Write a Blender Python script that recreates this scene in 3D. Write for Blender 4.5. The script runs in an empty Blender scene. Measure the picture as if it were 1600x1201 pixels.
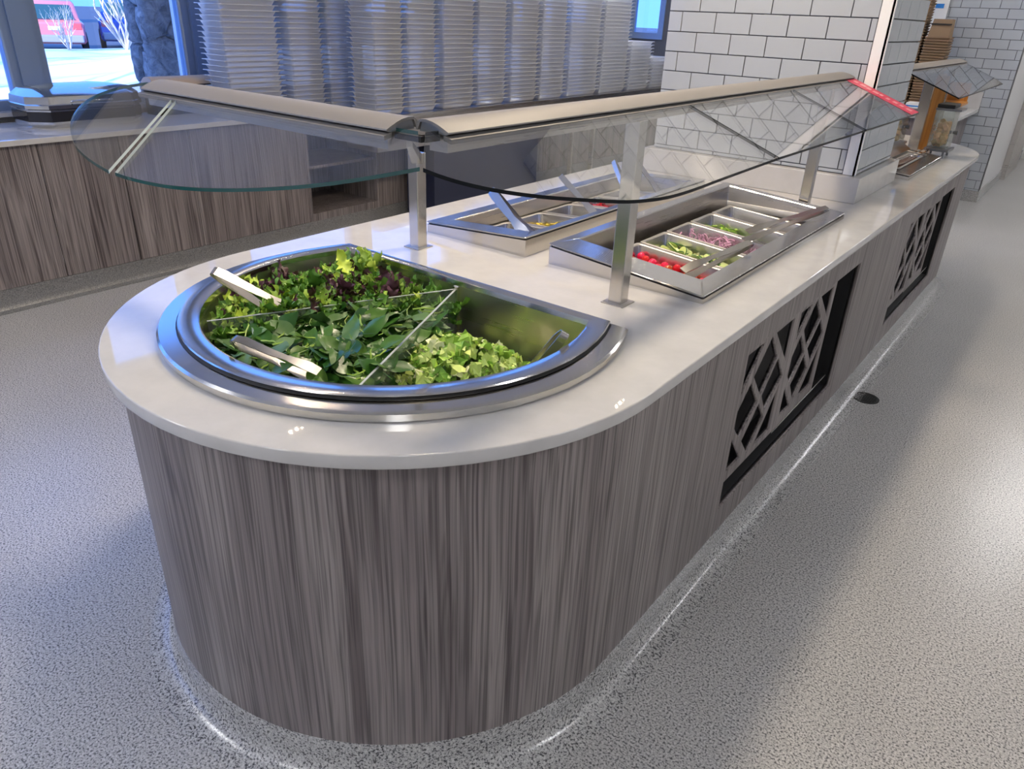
import bpy, bmesh, math, random
from mathutils import Vector, Matrix
random.seed(7)
R = random.uniform
SC = bpy.context.scene
COL = SC.collection

# ------------------------------------------------------------------ camera
cam = bpy.data.cameras.new('camera')
cam.sensor_fit = 'HORIZONTAL'; cam.sensor_width = 36.0
cam.lens = 36.0 * 1151.413 / 1600.0
cam.clip_start = 0.05; cam.clip_end = 300
camo = bpy.data.objects.new('camera', cam); COL.objects.link(camo)
PITCH, YAW, ROLL = 0.46763176, -0.63969399, 0.04136694
fw = Vector((math.sin(YAW)*math.cos(PITCH), math.cos(YAW)*math.cos(PITCH), -math.sin(PITCH)))
rt = Vector((math.cos(YAW), -math.sin(YAW), 0)); dn = fw.cross(rt)
cr, sr = math.cos(ROLL), math.sin(ROLL)
rt2 = rt*cr - dn*sr; dn2 = rt*sr + dn*cr
m3 = Matrix((rt2, -dn2, -fw)).transposed()
camo.matrix_world = Matrix.Translation((0, 0, 1.6)) @ m3.to_4x4()
SC.camera = camo

# ------------------------------------------------------------------ world, sun, exposure
W = bpy.data.worlds.new('sky'); SC.world = W; W.use_nodes = True
bg = W.node_tree.nodes['Background']
bg.inputs[0].default_value = (0.11, 0.30, 1.0, 1); bg.inputs[1].default_value = 3.1
sun = bpy.data.lights.new('sun', 'SUN'); sun.energy = 9.5; sun.angle = 0.01; sun.color = (1.0, 0.95, 0.88)
suno = bpy.data.objects.new('sun', sun); COL.objects.link(suno)
suno.rotation_euler = Vector((-0.22, 1.0, -0.30)).to_track_quat('-Z', 'Y').to_euler()
vs = SC.view_settings
vs.view_transform = 'Standard'; vs.look = 'None'; vs.gamma = 1.0; vs.use_curve_mapping = False
vs.exposure = 0.0
SC.cycles.max_bounces = 10; SC.cycles.transparent_max_bounces = 24
SC.cycles.sample_clamp_indirect = 6.0

# ------------------------------------------------------------------ materials
def nmat(name):
    m = bpy.data.materials.new(name); m.use_nodes = True
    nt = m.node_tree
    return m, nt, nt.nodes['Principled BSDF']
def N(nt, t, **k):
    n = nt.nodes.new(t)
    for a, b in k.items(): setattr(n, a, b)
    return n
def mat(name, c, rough=0.5, metal=0.0, spec=0.5, emit=None, es=0.0, var=0.0, coat=0.0):
    m, nt, b = nmat(name)
    b.inputs['Base Color'].default_value = (*c, 1); b.inputs['Roughness'].default_value = rough
    b.inputs['Metallic'].default_value = metal; b.inputs['Specular IOR Level'].default_value = spec
    if coat: b.inputs['Coat Weight'].default_value = coat
    if emit:
        b.inputs['Emission Color'].default_value = (*emit, 1); b.inputs['Emission Strength'].default_value = es
    if var:
        oi = N(nt, 'ShaderNodeObjectInfo'); hs = N(nt, 'ShaderNodeHueSaturation')
        hs.inputs['Color'].default_value = (*c, 1)
        mr = N(nt, 'ShaderNodeMapRange'); mr.inputs[3].default_value = 1-var; mr.inputs[4].default_value = 1+var
        nt.links.new(oi.outputs['Random'], mr.inputs[0]); nt.links.new(mr.outputs[0], hs.inputs['Value'])
        mr2 = N(nt, 'ShaderNodeMapRange'); mr2.inputs[3].default_value = .5+var*.06; mr2.inputs[4].default_value = .5-var*.06
        nt.links.new(oi.outputs['Random'], mr2.inputs[0]); nt.links.new(mr2.outputs[0], hs.inputs['Hue'])
        nt.links.new(hs.outputs[0], b.inputs['Base Color'])
    return m
def ramp(nt, stops):
    r = N(nt, 'ShaderNodeValToRGB'); e = r.color_ramp.elements
    while len(e) < len(stops): e.new(0.5)
    for k, (p, c) in enumerate(stops):
        e[k].position = p; e[k].color = (*c, 1) if len(c) == 3 else c
    return r
def noise(nt, scale, vec=None, detail=2.0, rough=0.5, dist=0.0):
    n = N(nt, 'ShaderNodeTexNoise'); n.inputs['Scale'].default_value = scale
    n.inputs['Detail'].default_value = detail; n.inputs['Roughness'].default_value = rough
    n.inputs['Distortion'].default_value = dist
    if vec: nt.links.new(vec, n.inputs['Vector'])
    return n
def mapped(nt, scale, src='Object'):
    tc = N(nt, 'ShaderNodeTexCoord'); mp = N(nt, 'ShaderNodeMapping')
    mp.inputs['Scale'].default_value = scale; nt.links.new(tc.outputs[src], mp.inputs['Vector'])
    return mp.outputs[0]
omap = mapped
def mixc(nt, a, b, fac, mode='MIX'):
    x = N(nt, 'ShaderNodeMix', data_type='RGBA', blend_type=mode)
    for sock, v in ((x.inputs[6], a), (x.inputs[7], b), (x.inputs[0], fac)):
        if hasattr(v, 'links'): nt.links.new(v, sock)
        elif isinstance(v, (int, float)): sock.default_value = v
        else: sock.default_value = (*v, 1)
    return x.outputs[2]
def wood_mat(name, dark, mid, light, rough=0.42, sc=1.0):
    m, nt, b = nmat(name)
    wv = noise(nt, 1.0, omap(nt, (3.5, 3.5, 1.6)), 1, .4)
    sub = N(nt, 'ShaderNodeVectorMath', operation='SUBTRACT'); nt.links.new(wv.outputs['Color'], sub.inputs[0]); sub.inputs[1].default_value = (.5, .5, .5)
    mul = N(nt, 'ShaderNodeVectorMath', operation='MULTIPLY'); nt.links.new(sub.outputs[0], mul.inputs[0]); mul.inputs[1].default_value = (.022, .022, 0)
    tcw = N(nt, 'ShaderNodeTexCoord'); add = N(nt, 'ShaderNodeVectorMath', operation='ADD')
    nt.links.new(tcw.outputs['Object'], add.inputs[0]); nt.links.new(mul.outputs[0], add.inputs[1])
    def mapped(nt, scale):
        mp = N(nt, 'ShaderNodeMapping'); mp.inputs['Scale'].default_value = scale
        nt.links.new(add.outputs[0], mp.inputs['Vector']); return mp.outputs[0]
    big = noise(nt, 1.0, mapped(nt, (9*sc, 9*sc, .55)), 3, .6, .8)
    r1 = ramp(nt, [(0.30, dark), (0.5, mid), (0.72, light)]); nt.links.new(big.outputs[0], r1.inputs[0])
    fine = noise(nt, 1.0, mapped(nt, (170*sc, 170*sc, 1.6)), 2, .6, .2)
    r2 = ramp(nt, [(0.36, (.50, .48, .49)), (0.5, (1, 1, 1)), (0.62, (1.32, 1.30, 1.29))]); nt.links.new(fine.outputs[0], r2.inputs[0])
    vein = noise(nt, 1.0, mapped(nt, (32*sc, 32*sc, .9)), 2, .5, 1.2)
    r3 = ramp(nt, [(0.32, (.50, .47, .48)), (0.43, (1, 1, 1))]); nt.links.new(vein.outputs[0], r3.inputs[0])
    c = mixc(nt, r1.outputs[0], r2.outputs[0], 1.0, 'MULTIPLY'); c = mixc(nt, c, r3.outputs[0], 1.0, 'MULTIPLY')
    nt.links.new(c, b.inputs['Base Color']); b.inputs['Roughness'].default_value = rough
    bp = N(nt, 'ShaderNodeBump'); bp.inputs['Strength'].default_value = .12; bp.inputs['Distance'].default_value = .002
    nt.links.new(fine.outputs[0], bp.inputs['Height']); nt.links.new(bp.outputs[0], b.inputs['Normal'])
    return m
def steel_mat(name, c, rough, sx=(4, 4, 160)):
    m, nt, b = nmat(name)
    b.inputs['Metallic'].default_value = 1.0; b.inputs['Base Color'].default_value = (*c, 1)
    n1 = noise(nt, 1.0, mapped(nt, sx), 3, .6)
    mr = N(nt, 'ShaderNodeMapRange'); mr.inputs[3].default_value = rough*.9; mr.inputs[4].default_value = rough*1.12
    nt.links.new(n1.outputs[0], mr.inputs[0]); nt.links.new(mr.outputs[0], b.inputs['Roughness'])
    return m
def speck_mat(name, base, dark, light, rough):
    m, nt, b = nmat(name)
    v = mapped(nt, (1, 1, 1))
    a = noise(nt, 178, v, 2.0, .65)
    r1 = ramp(nt, [(0.40, dark), (0.46, base), (0.55, base), (0.62, light)]); nt.links.new(a.outputs[0], r1.inputs[0])
    g = noise(nt, 620, v, 1.0, .5)
    r2 = ramp(nt, [(0.34, (.72, .72, .74)), (0.52, (1, 1, 1)), (.7, (1.12, 1.12, 1.1))]); nt.links.new(g.outputs[0], r2.inputs[0])
    w = noise(nt, 1.3, v, 3, .6)
    r3 = ramp(nt, [(.3, (.93, .93, .93)), (.7, (1.05, 1.05, 1.05))]); nt.links.new(w.outputs[0], r3.inputs[0])
    c = mixc(nt, r1.outputs[0], r2.outputs[0], 1.0, 'MULTIPLY'); c = mixc(nt, c, r3.outputs[0], 1.0, 'MULTIPLY')
    nt.links.new(c, b.inputs['Base Color']); b.inputs['Roughness'].default_value = rough
    b.inputs['Specular IOR Level'].default_value = .8
    bp = N(nt, 'ShaderNodeBump'); bp.inputs['Strength'].default_value = .25; bp.inputs['Distance'].default_value = .0015
    b2 = noise(nt, 130, v, 2, .6); nt.links.new(b2.outputs[0], bp.inputs['Height']); nt.links.new(bp.outputs[0], b.inputs['Normal'])
    return m
def clear_mat(name, tint, f0=.04, diffuse=None, dfac=0.0, rough=0.0):
    m = bpy.data.materials.new(name); m.use_nodes = True; nt = m.node_tree
    nt.nodes.remove(nt.nodes['Principled BSDF']); out = nt.nodes['Material Output']
    tr = N(nt, 'ShaderNodeBsdfTransparent'); tr.inputs[0].default_value = (*tint, 1)
    gl = N(nt, 'ShaderNodeBsdfGlossy'); gl.inputs['Roughness'].default_value = rough
    lw = N(nt, 'ShaderNodeLayerWeight'); lw.inputs[0].default_value = .5
    p = N(nt, 'ShaderNodeMath', operation='POWER'); p.inputs[1].default_value = 5.0
    nt.links.new(lw.outputs['Facing'], p.inputs[0])
    q = N(nt, 'ShaderNodeMath', operation='MULTIPLY_ADD'); q.inputs[1].default_value = 1-f0; q.inputs[2].default_value = f0
    nt.links.new(p.outputs[0], q.inputs[0])
    base = tr.outputs[0]
    if dfac:
        df = N(nt, 'ShaderNodeBsdfDiffuse'); df.inputs[0].default_value = (*diffuse, 1)
        m0 = N(nt, 'ShaderNodeMixShader'); m0.inputs[0].default_value = dfac
        nt.links.new(base, m0.inputs[1]); nt.links.new(df.outputs[0], m0.inputs[2]); base = m0.outputs[0]
    mx = N(nt, 'ShaderNodeMixShader'); nt.links.new(q.outputs[0], mx.inputs[0])
    nt.links.new(base, mx.inputs[1]); nt.links.new(gl.outputs[0], mx.inputs[2])
    nt.links.new(mx.outputs[0], out.inputs[0])
    return m
M = {}
M['wood'] = wood_mat('grey brown laminate', (.135, .116, .116), (.180, .158, .155), (.232, .208, .202))
M['quartz'] = mat('white quartz', (.60, .58, .56), .022)
_nt = M['quartz'].node_tree; _n = noise(_nt, 9, mapped(_nt, (1, 1, 1)), 5, .6)
_r = ramp(_nt, [(.35, (.485, .475, .465)), (.65, (.53, .52, .51))]); _nt.links.new(_n.outputs[0], _r.inputs[0])
_nt.links.new(_r.outputs[0], _nt.nodes['Principled BSDF'].inputs['Base Color'])
M['floor'] = speck_mat('speckled epoxy floor', (.41, .40, .39), (.055, .055, .06), (.58, .57, .56), .30)
M['cove'] = speck_mat('speckled epoxy cove', (.39, .385, .38), (.07, .07, .075), (.54, .53, .52), .24)
M['cove_shaded'] = speck_mat('shaded epoxy cove', (.17, .17, .168), (.09, .09, .09), (.24, .24, .235), .35)  # cove speckle darkened to paint in the shade on the cabinet base
M['steel'] = steel_mat('brushed stainless', (.62, .60, .575), .22)
M['steel_dark'] = steel_mat('dull stainless', (.58, .55, .52), .28)
M['steel_flat'] = steel_mat('brushed flange', (.66, .645, .62), .15, (120, 120, 4))
M['steel_rim'] = steel_mat('soft pan rim', (.52, .50, .475), .48)
M['steel_rib'] = steel_mat('polished flange with grinding ripples', (.74, .72, .69), .14, (120, 120, 4))
_nt = M['steel_rib'].node_tree; _w = N(_nt, 'ShaderNodeTexWave', bands_direction='Y'); _w.inputs['Scale'].default_value = 46; _w.inputs['Distortion'].default_value = 3.0; _w.inputs['Detail'].default_value = 1.0; _w.inputs['Detail Scale'].default_value = .25
_tc = N(_nt, 'ShaderNodeTexCoord'); _nt.links.new(_tc.outputs['Object'], _w.inputs['Vector'])
_bp = N(_nt, 'ShaderNodeBump'); _bp.inputs['Strength'].default_value = .35; _bp.inputs['Distance'].default_value = .0012
_nt.links.new(_w.outputs['Fac'], _bp.inputs['Height']); _nt.links.new(_bp.outputs[0], _nt.nodes['Principled BSDF'].inputs['Normal'])
M['alu'] = mat('satin aluminium', (.205, .195, .19), .5, 0.15, .35)
M['alu_end'] = mat('grey end cap', (.22, .23, .25), .4, .6)
M['black'] = mat('black gap', (.008, .008, .009), .6)
M['navy'] = mat('navy plastic', (.012, .017, .045), .5)
M['glass'] = clear_mat('guard glass', (.985, .995, .992), .06)
M['edge'] = mat('polished glass edge', (.012, .075, .075), .08, spec=.8)
M['edge_black'] = mat('dark glass edge', (.004, .006, .008), .35, spec=.25)
M['pane'] = clear_mat('window glass', (.96, .98, .98), .04)
M['acrylic'] = clear_mat('clear acrylic', (.93, .95, .94), .05, (.6, .62, .6), .07)
M['acrylic_edge'] = mat('acrylic edge', (.40, .43, .42), .3)
M['edge_glint'] = mat('glass edge with painted glint', (.62, .72, .74), .1, spec=.8)  # pale colour stands in for light reflected on the seam edges
M['plastic'] = clear_mat('clear container plastic', (.86, .87, .88), .16, (.90, .90, .90), .50, .10)
M['tile'] = mat('glazed white tile', (.395, .425, .465), .10)
M['grout'] = mat('dark grey grout', (.10, .10, .105), .8)
M['paint'] = mat('white paint', (.74, .72, .69), .6)
M['ceil'] = mat('ceiling paint', (.72, .71, .69), .7)
M['frame'] = mat('window frame', (.19, .26, .40), .35, .3)
M['trim'] = mat('white edge trim', (.80, .80, .80), .3)
M['chrome'] = mat('chrome', (.60, .61, .63), .07, 1.0)
M['dark_gloss'] = mat('dark glossy band', (.02, .02, .024), .08)  # near-black gloss for the band around the chafing dish
M['snow'] = mat('snow', (.88, .89, .91), .8)
M['asphalt'] = mat('wet asphalt', (.09, .09, .10), .6)
M['panelwhite'] = mat('white wall panel', (.62, .62, .62), .25)
M['red'] = mat('red label', (.62, .035, .09), .4)
M['pink'] = mat('label print', (.85, .35, .40), .5)
M['kraft'] = mat('kraft board', (.25, .165, .095), .7, var=.12)
M['oak'] = mat('orange oak', (.50, .215, .045), .4)
_nt = M['oak'].node_tree; _n = noise(_nt, 1, mapped(_nt, (40, 40, 3)), 4, .6)
_r = ramp(_nt, [(.3, (.36, .14, .025)), (.7, (.58, .27, .06))]); _nt.links.new(_n.outputs[0], _r.inputs[0])
_nt.links.new(_r.outputs[0], _nt.nodes['Principled BSDF'].inputs['Base Color'])
M['tan'] = mat('tan cap', (.52, .40, .28), .4)
M['drain'] = mat('cast drain', (.012, .012, .012), .5, .5)
M['led'] = mat('led diode', (.9, .9, .9), .4, emit=(1.0, .80, .56), es=330)
M['led_rail'] = mat('guard led diode', (.9, .9, .9), .4, emit=(1.0, .84, .62), es=55)
M['lamp'] = mat('downlight lens', (.9, .9, .9), .4, emit=(1.0, .83, .62), es=165)
M['fill_panel'] = mat('fill panel lens', (.9, .9, .9), .4, emit=(.97, .975, 1.0), es=38)

# ------------------------------------------------------------------ helpers
def obj(name, me, m=None, parent=None):
    o = bpy.data.objects.new(name, me); COL.objects.link(o)
    if m is not None:
        for k in (m if isinstance(m, (list, tuple)) else [m]): me.materials.append(M[k] if isinstance(k, str) else k)
    if parent is not None:
        o.parent = parent
        o.matrix_parent_inverse = parent.matrix_basis.inverted() if parent.get('_w', 1) else Matrix()
    return o
def T(o, label=None, cat=None, group=None, kind=None):
    if label: o['label'] = label
    if cat: o['category'] = cat
    if group: o['group'] = group
    if kind: o['kind'] = kind
    return o
def thing(name, label, cat, loc=(0, 0, 0), group=None, kind=None):
    e = bpy.data.objects.new(name, None); COL.objects.link(e)
    e.empty_display_size = .05; e.location = loc
    e.matrix_basis = Matrix.Translation(loc)
    return T(e, label, cat, group, kind)
def mesh(name, v, f, smooth=False):
    me = bpy.data.meshes.new(name); me.from_pydata([tuple(x) for x in v], [], f); me.validate()
    bm = bmesh.new(); bm.from_mesh(me); bmesh.ops.recalc_face_normals(bm, faces=bm.faces); bm.to_mesh(me); bm.free()
    if smooth:
        for p in me.polygons: p.use_smooth = True
    me.update(); return me
BOXF = [(0, 1, 3, 2), (4, 6, 7, 5), (0, 4, 5, 1), (2, 3, 7, 6), (0, 2, 6, 4), (1, 5, 7, 3)]
def box(x0, x1, y0, y1, z0, z1, name='box', bev=0.0):
    v = [(x, y, z) for x in (x0, x1) for y in (y0, y1) for z in (z0, z1)]
    me = mesh(name, v, BOXF)
    if bev: bevel(me, bev)
    return me
def boxes(lst, name='boxes'):
    V, F = [], []
    for (x0, x1, y0, y1, z0, z1) in lst:
        k = len(V); V += [(x, y, z) for x in (x0, x1) for y in (y0, y1) for z in (z0, z1)]
        F += [tuple(i+k for i in f) for f in BOXF]
    return mesh(name, V, F)
def bevel(me, w, seg=2, ang=30):
    bm = bmesh.new(); bm.from_mesh(me)
    es = [e for e in bm.edges if len(e.link_faces) == 2 and e.calc_face_angle() > math.radians(ang)]
    bmesh.ops.bevel(bm, geom=es, offset=w, segments=seg, affect='EDGES', profile=.5, clamp_overlap=True)
    bm.to_mesh(me); bm.free(); me.update(); return me
def smooth_by_angle(me, deg=35):
    for p in me.polygons: p.use_smooth = True
    bm = bmesh.new(); bm.from_mesh(me)
    for e in bm.edges:
        if len(e.link_faces) == 2 and e.calc_face_angle() > math.radians(deg): e.smooth = False
        elif len(e.link_faces) != 2: e.smooth = True
    bm.to_mesh(me); bm.free(); return me
def loft(loops, cap0=False, cap1=False, closed=True, name='loft', ang=35):
    n = len(loops[0]); V = [p for L in loops for p in L]; F = []
    for k in range(len(loops)-1):
        for i in range(n if closed else n-1):
            j = (i+1) % n; F.append((k*n+i, k*n+j, (k+1)*n+j, (k+1)*n+i))
    if cap0: F.append(tuple(range(n)))
    if cap1: F.append(tuple((len(loops)-1)*n+i for i in range(n)))
    return smooth_by_angle(mesh(name, V, F), ang)
def polyh(outer, holes, t, f, bev=0.0, name='panel'):
    """flat plate with holes: 2D loops in (a,b), thickness t along c; f maps (a,b,c) to the world"""
    cu = bpy.data.curves.new(name, 'CURVE'); cu.dimensions = '2D'; cu.fill_mode = 'BOTH'
    cu.extrude = t/2 - bev; cu.bevel_depth = bev; cu.bevel_resolution = 1; cu.offset = -bev
    for L in [outer]+list(holes):
        s = cu.splines.new('POLY'); s.points.add(len(L)-1); s.use_cyclic_u = True
        for p, (a, b) in zip(s.points, L): p.co = (a, b, 0, 1)
    ob = bpy.data.objects.new(name, cu); COL.objects.link(ob)
    dg = bpy.context.evaluated_depsgraph_get(); dg.update()
    me = bpy.data.meshes.new_from_object(ob.evaluated_get(dg))
    bpy.data.objects.remove(ob); bpy.data.curves.remove(cu)
    for v in me.vertices: v.co = f(v.co.x, v.co.y, v.co.z + t/2)
    bm = bmesh.new(); bm.from_mesh(me); bmesh.ops.remove_doubles(bm, verts=bm.verts, dist=1e-5)
    bmesh.ops.recalc_face_normals(bm, faces=bm.faces); bm.to_mesh(me); bm.free()
    me.name = name; me.materials.clear()
    for p in me.polygons: p.material_index = 0
    return me
def rect(a0, a1, b0, b1): return [(a0, b0), (a1, b0), (a1, b1), (a0, b1)]
def rrect(a0, a1, b0, b1, r, n=4):
    out = []
    for cx, cy, s in ((a1-r, b0+r, -90), (a1-r, b1-r, 0), (a0+r, b1-r, 90), (a0+r, b0+r, 180)):
        for k in range(n+1):
            t = math.radians(s+90*k/n); out.append((cx+r*math.cos(t), cy+r*math.sin(t)))
    return out
def tube(pts, rads, n=6, name='tube', capped=True):
    pts = [Vector(p) for p in pts]; loops = []
    if isinstance(rads, (int, float)): rads = [rads]*len(pts)
    up = Vector((0, 0, 1))
    for i, p in enumerate(pts):
        d = (pts[min(i+1, len(pts)-1)]-pts[max(i-1, 0)]).normalized()
        u = up.cross(d)
        if u.length < 1e-3: u = Vector((1, 0, 0)).cross(d)
        u.normalize(); w = d.cross(u)
        loops.append([p+(u*math.cos(2*math.pi*k/n)+w*math.sin(2*math.pi*k/n))*rads[i] for k in range(n)])
    return loft(loops, capped, capped, name=name, ang=50)
def join(mes, name='joined'):
    V, F, MI = [], [], []
    bm = bmesh.new()
    for me in mes: bm.from_mesh(me)
    out = bpy.data.meshes.new(name); bm.to_mesh(out); bm.free(); return out
def struct(name, me, m, parent=None):
    o = obj(name, me, m, parent)
    if parent is None: o['kind'] = 'structure'
    return o

# ------------------------------------------------------------------ numbers of the place
ZC = 0.90                                   # worktop height
IX0, IX1 = -2.022, -0.584                   # island worktop edges
ICX = (IX0+IX1)/2; IR = (IX1-IX0)/2
IY0, IY1 = 1.28, 5.58                       # centres of the two round ends
COVE = 0.11
WX = -5.30                                  # window wall
CABX = -4.56                                # face of the cabinets below the window
CEIL = 3.0
FWY = 9.15                                  # far tiled wall
def stadium(off, y0=IY0, y1=IY1, n=40):
    r = IR+off; out = []
    for k in range(n+1):
        t = math.pi + math.pi*k/n; out.append((ICX+r*math.cos(t), y0+r*math.sin(t)))
    for k in range(n+1):
        t = math.pi*k/n; out.append((ICX+r*math.cos(t), y1+r*math.sin(t)))
    return out

# ------------------------------------------------------------------ setting: floor, walls, ceiling, windows
struct('floor', box(-5.5, 5.2, -4.2, 13.2, -.12, 0), 'floor')
cl = stadium(-.03)
cove_prof = [(.0, COVE), (.002, .045), (.006, .028), (.014, .014), (.028, .006), (.045, .002), (.075, .0012), (.078, -.002)]
cove = loft([[(x, y, z) for x, y in stadium(-.030+d)] for d, z in cove_prof], name='cove')
struct('baseboard_island', cove, 'cove')
struct('ceiling', box(-5.5, 5.2, -4.2, 13.2, CEIL, CEIL+.12), 'ceil')
struct('wall_back', box(-5.5, 5.2, -4.3, -4.2, 0, CEIL), 'paint')
struct('wall_right', box(5.1, 5.2, -4.2, 13.2, 0, CEIL), 'paint')
struct('wall_corridor', box(-.86, 5.2, 13.1, 13.2, 0, CEIL), 'paint')
wins = [(-3.9, -2.75, .98), (-2.6, -1.45, .98), (-1.3, -.15, .98), (0, 1.0, .98), (1.08, 1.985, .98), (2.135, 3.13, .98), (3.37, 4.55, .98), (4.70, 5.9, .98), (6.05, 7.25, .98), (7.4, 8.6, .98)]
struct('wall_left', polyh(rect(-4.2, 9.2, 0, CEIL), [rect(a, b, s, 2.72) for a, b, s in wins], .16,
       lambda a, b, c: Vector((WX-.16+c, a, b))), 'paint')
for k, (a, b, s) in enumerate(wins):
    w = thing('window_%d' % (k+1), None, None, (WX, (a+b)/2, s), kind='structure')
    fr = polyh(rect(a-.035, b+.035, s-.03, 2.75), [rect(a+.03, b-.03, s+.03, 2.69)], .10, lambda p, q, c: Vector((WX-.07+c, p, q)))
    obj('window_frame', fr, 'frame', w)
    obj('pane', box(WX-.045, WX-.037, a+.03, b-.03, s+.03, 2.69), 'pane', w)
    if k == 5: obj('mullion_post', box(WX-.02, WX+.06, b+.02, b+.20, .93, 2.80), 'frame', w)
    if k == 4: obj('mullion_post', box(WX-.02, WX+.05, b+.01, b+.135, .93, 2.80), 'frame', w)
struct('trim_1', box(WX-.02, WX+.10, -4.1, 9.1, .93, .955), 'quartz')

# far wall: window at the left, tiles at the right end
struct('wall_far', polyh([(-5.5, 0), (-.86, 0), (-.86, CEIL), (-5.5, CEIL)], [rect(-5.17, -4.72, 1.385, 2.7)], .12,
       lambda a, b, c: Vector((a, FWY+.12-c, b))), 'grout')
wf = thing('window_%d' % (len(wins)+1), None, None, (-4.95, FWY, 1.385), kind='structure')
obj('window_frame', polyh(rect(-5.19, -4.70, 1.36, 2.72), [rect(-5.12, -4.77, 1.43, 2.66)], .08, lambda a, b, c: Vector((a, FWY-.02+c, b))), 'frame', wf)
obj('pane', box(-5.12, -4.77, FWY+.02, FWY+.028, 1.43, 2.66), 'pane', wf)
TP, TH, GR = .1690, .0880, .004
far = bpy.data.objects['wall_far']
_tiles = {}
def tile_mesh(w, h, ax):
    k = (round(w, 4), round(h, 4), ax)
    if k not in _tiles:
        t = .008
        v = {'y': (-w/2, w/2, -t, 0.0, -h/2, h/2), 'x': (0.0, t, -w/2, w/2, -h/2, h/2)}[ax]
        me = box(*v, name='tile'); bevel(me, .0012, 1); me.materials.append(M['tile']); _tiles[k] = me
    return _tiles[k]
def tile_field(parent, ax, plane, a0, a1, z0, z1, ph, zph, cut=None):
    """running-bond tiles on a wall plane; ax 'y' faces -Y, ax 'x' faces +X"""
    r = math.floor((z0-zph)/TH)
    while zph+r*TH < z1-1e-6:
        lo, hi = max(z0, zph+r*TH)+GR/2, min(z1, zph+(r+1)*TH)-GR/2
        off = ph + (TP/2 if r % 2 else 0)
        c = math.floor((a0-off)/TP)
        while off+c*TP < a1-1e-6:
            l, h = max(a0, off+c*TP)+GR/2, min(a1, off+(c+1)*TP)-GR/2
            if h-l > .012 and hi-lo > .010:
                me = tile_mesh(h-l, hi-lo, ax)
                if cut and (lo+hi)/2 > cut: STASH.append((me, Vector(((l+h)/2, plane, (lo+hi)/2)) if ax == 'y' else Vector((plane, (l+h)/2, (lo+hi)/2))))
                else:
                    o = bpy.data.objects.new('tile', me); COL.objects.link(o); o.parent = parent
                    o.location = ((l+h)/2, plane, (lo+hi)/2) if ax == 'y' else (plane, (l+h)/2, (lo+hi)/2)
            c += 1
        r += 1
def flush_stash(parent):
    bm = bmesh.new()
    for me, p in STASH:
        k = len(bm.verts); bm.from_mesh(me); bm.verts.ensure_lookup_table()
        for v in bm.verts[k:]: v.co += p
    out = bpy.data.meshes.new('tiles'); bm.to_mesh(out); bm.free()
    if not out.materials: out.materials.append(M['tile'])
    for p in out.polygons: p.material_index = 0
    o = obj('tile_field', out, None, parent); o['kind'] = 'stuff'; STASH.clear()
STASH = []
tile_field(far, 'y', FWY, -1.60, -.86, .11, 2.98, -1.4966, 1.8009-20*TH, cut=1.95); flush_stash(far)
struct('wall_end', box(-.98, -.86, FWY+.12, 13.1, 0, CEIL), 'panelwhite')
struct('baseboard_far', boxes([(-1.6, -.845, FWY-.015, FWY, 0, .11), (-.86, -.845, FWY, 13.1, 0, .11)]), 'cove')
struct('trim_2', box(-1.76, -1.60, FWY-.03, FWY+.01, .96, 2.98), 'trim')
struct('door_1', box(-.858, -.80, 10.9, 12.2, 0, 2.1), 'steel_dark')

# tiled pillar rising through the island
PX0, PX1, PY0, PY1 = -1.806, -.815, 3.555, 4.20
pil = struct('wall_pillar', box(PX0+.009, PX1-.009, PY0+.009, PY1-.009, ZC+.11, CEIL), 'grout')
tile_field(pil, 'y', PY0+.009, PX0, PX1-.052, 1.012, 2.99, -1.653, 1.632-12*.0862, cut=1.95)
TH0, TH = TH, .0862
for o in [c for c in pil.children]: bpy.data.objects.remove(o)
STASH.clear()
tile_field(pil, 'y', PY0+.009, PX0, PX1-.052, 1.012, 2.99, -1.653, 1.632-12*.0862, cut=1.95)
tile_field(pil, 'x', PX1-.009, PY0+.012, PY1, 1.012, 2.99, PY0+.10, 1.632-12*.0862, cut=1.95)
flush_stash(pil)
obj('corner_trim', boxes([(PX1-.050, PX1, PY0-.003, PY0+.010, 1.012, 2.99), (PX1-.009, PX1+.003, PY0-.003, PY0+.012, 1.012, 2.99)]), 'trim', pil)

# floor drain
dr = thing('floor_drain', 'round black floor drain grate beside the island lattice panel', 'drain', (-.527, 3.57, 0))
ring = [[(-.527+r*math.cos(2*math.pi*k/24), 3.57+r*math.sin(2*math.pi*k/24), z) for k in range(24)] for r, z in ((.062, .0), (.062, .003), (.052, .003), (.050, -.004+.0045))]
obj('grate_ring', loft(ring), 'drain', dr)
obj('grate_disc', loft([[(-.527+r*math.cos(2*math.pi*k/24), 3.57+r*math.sin(2*math.pi*k/24), .001) for k in range(24)] for r in (.051, .001)], cap1=True), 'black', dr)
for k in range(5):
    y = 3.57-.036+.018*k; h = math.sqrt(.05**2-(y-3.57)**2)
    obj('grate_bar', box(-.527-h, -.527+h, y-.003, y+.003, .0012, .0035), 'drain', dr)

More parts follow.
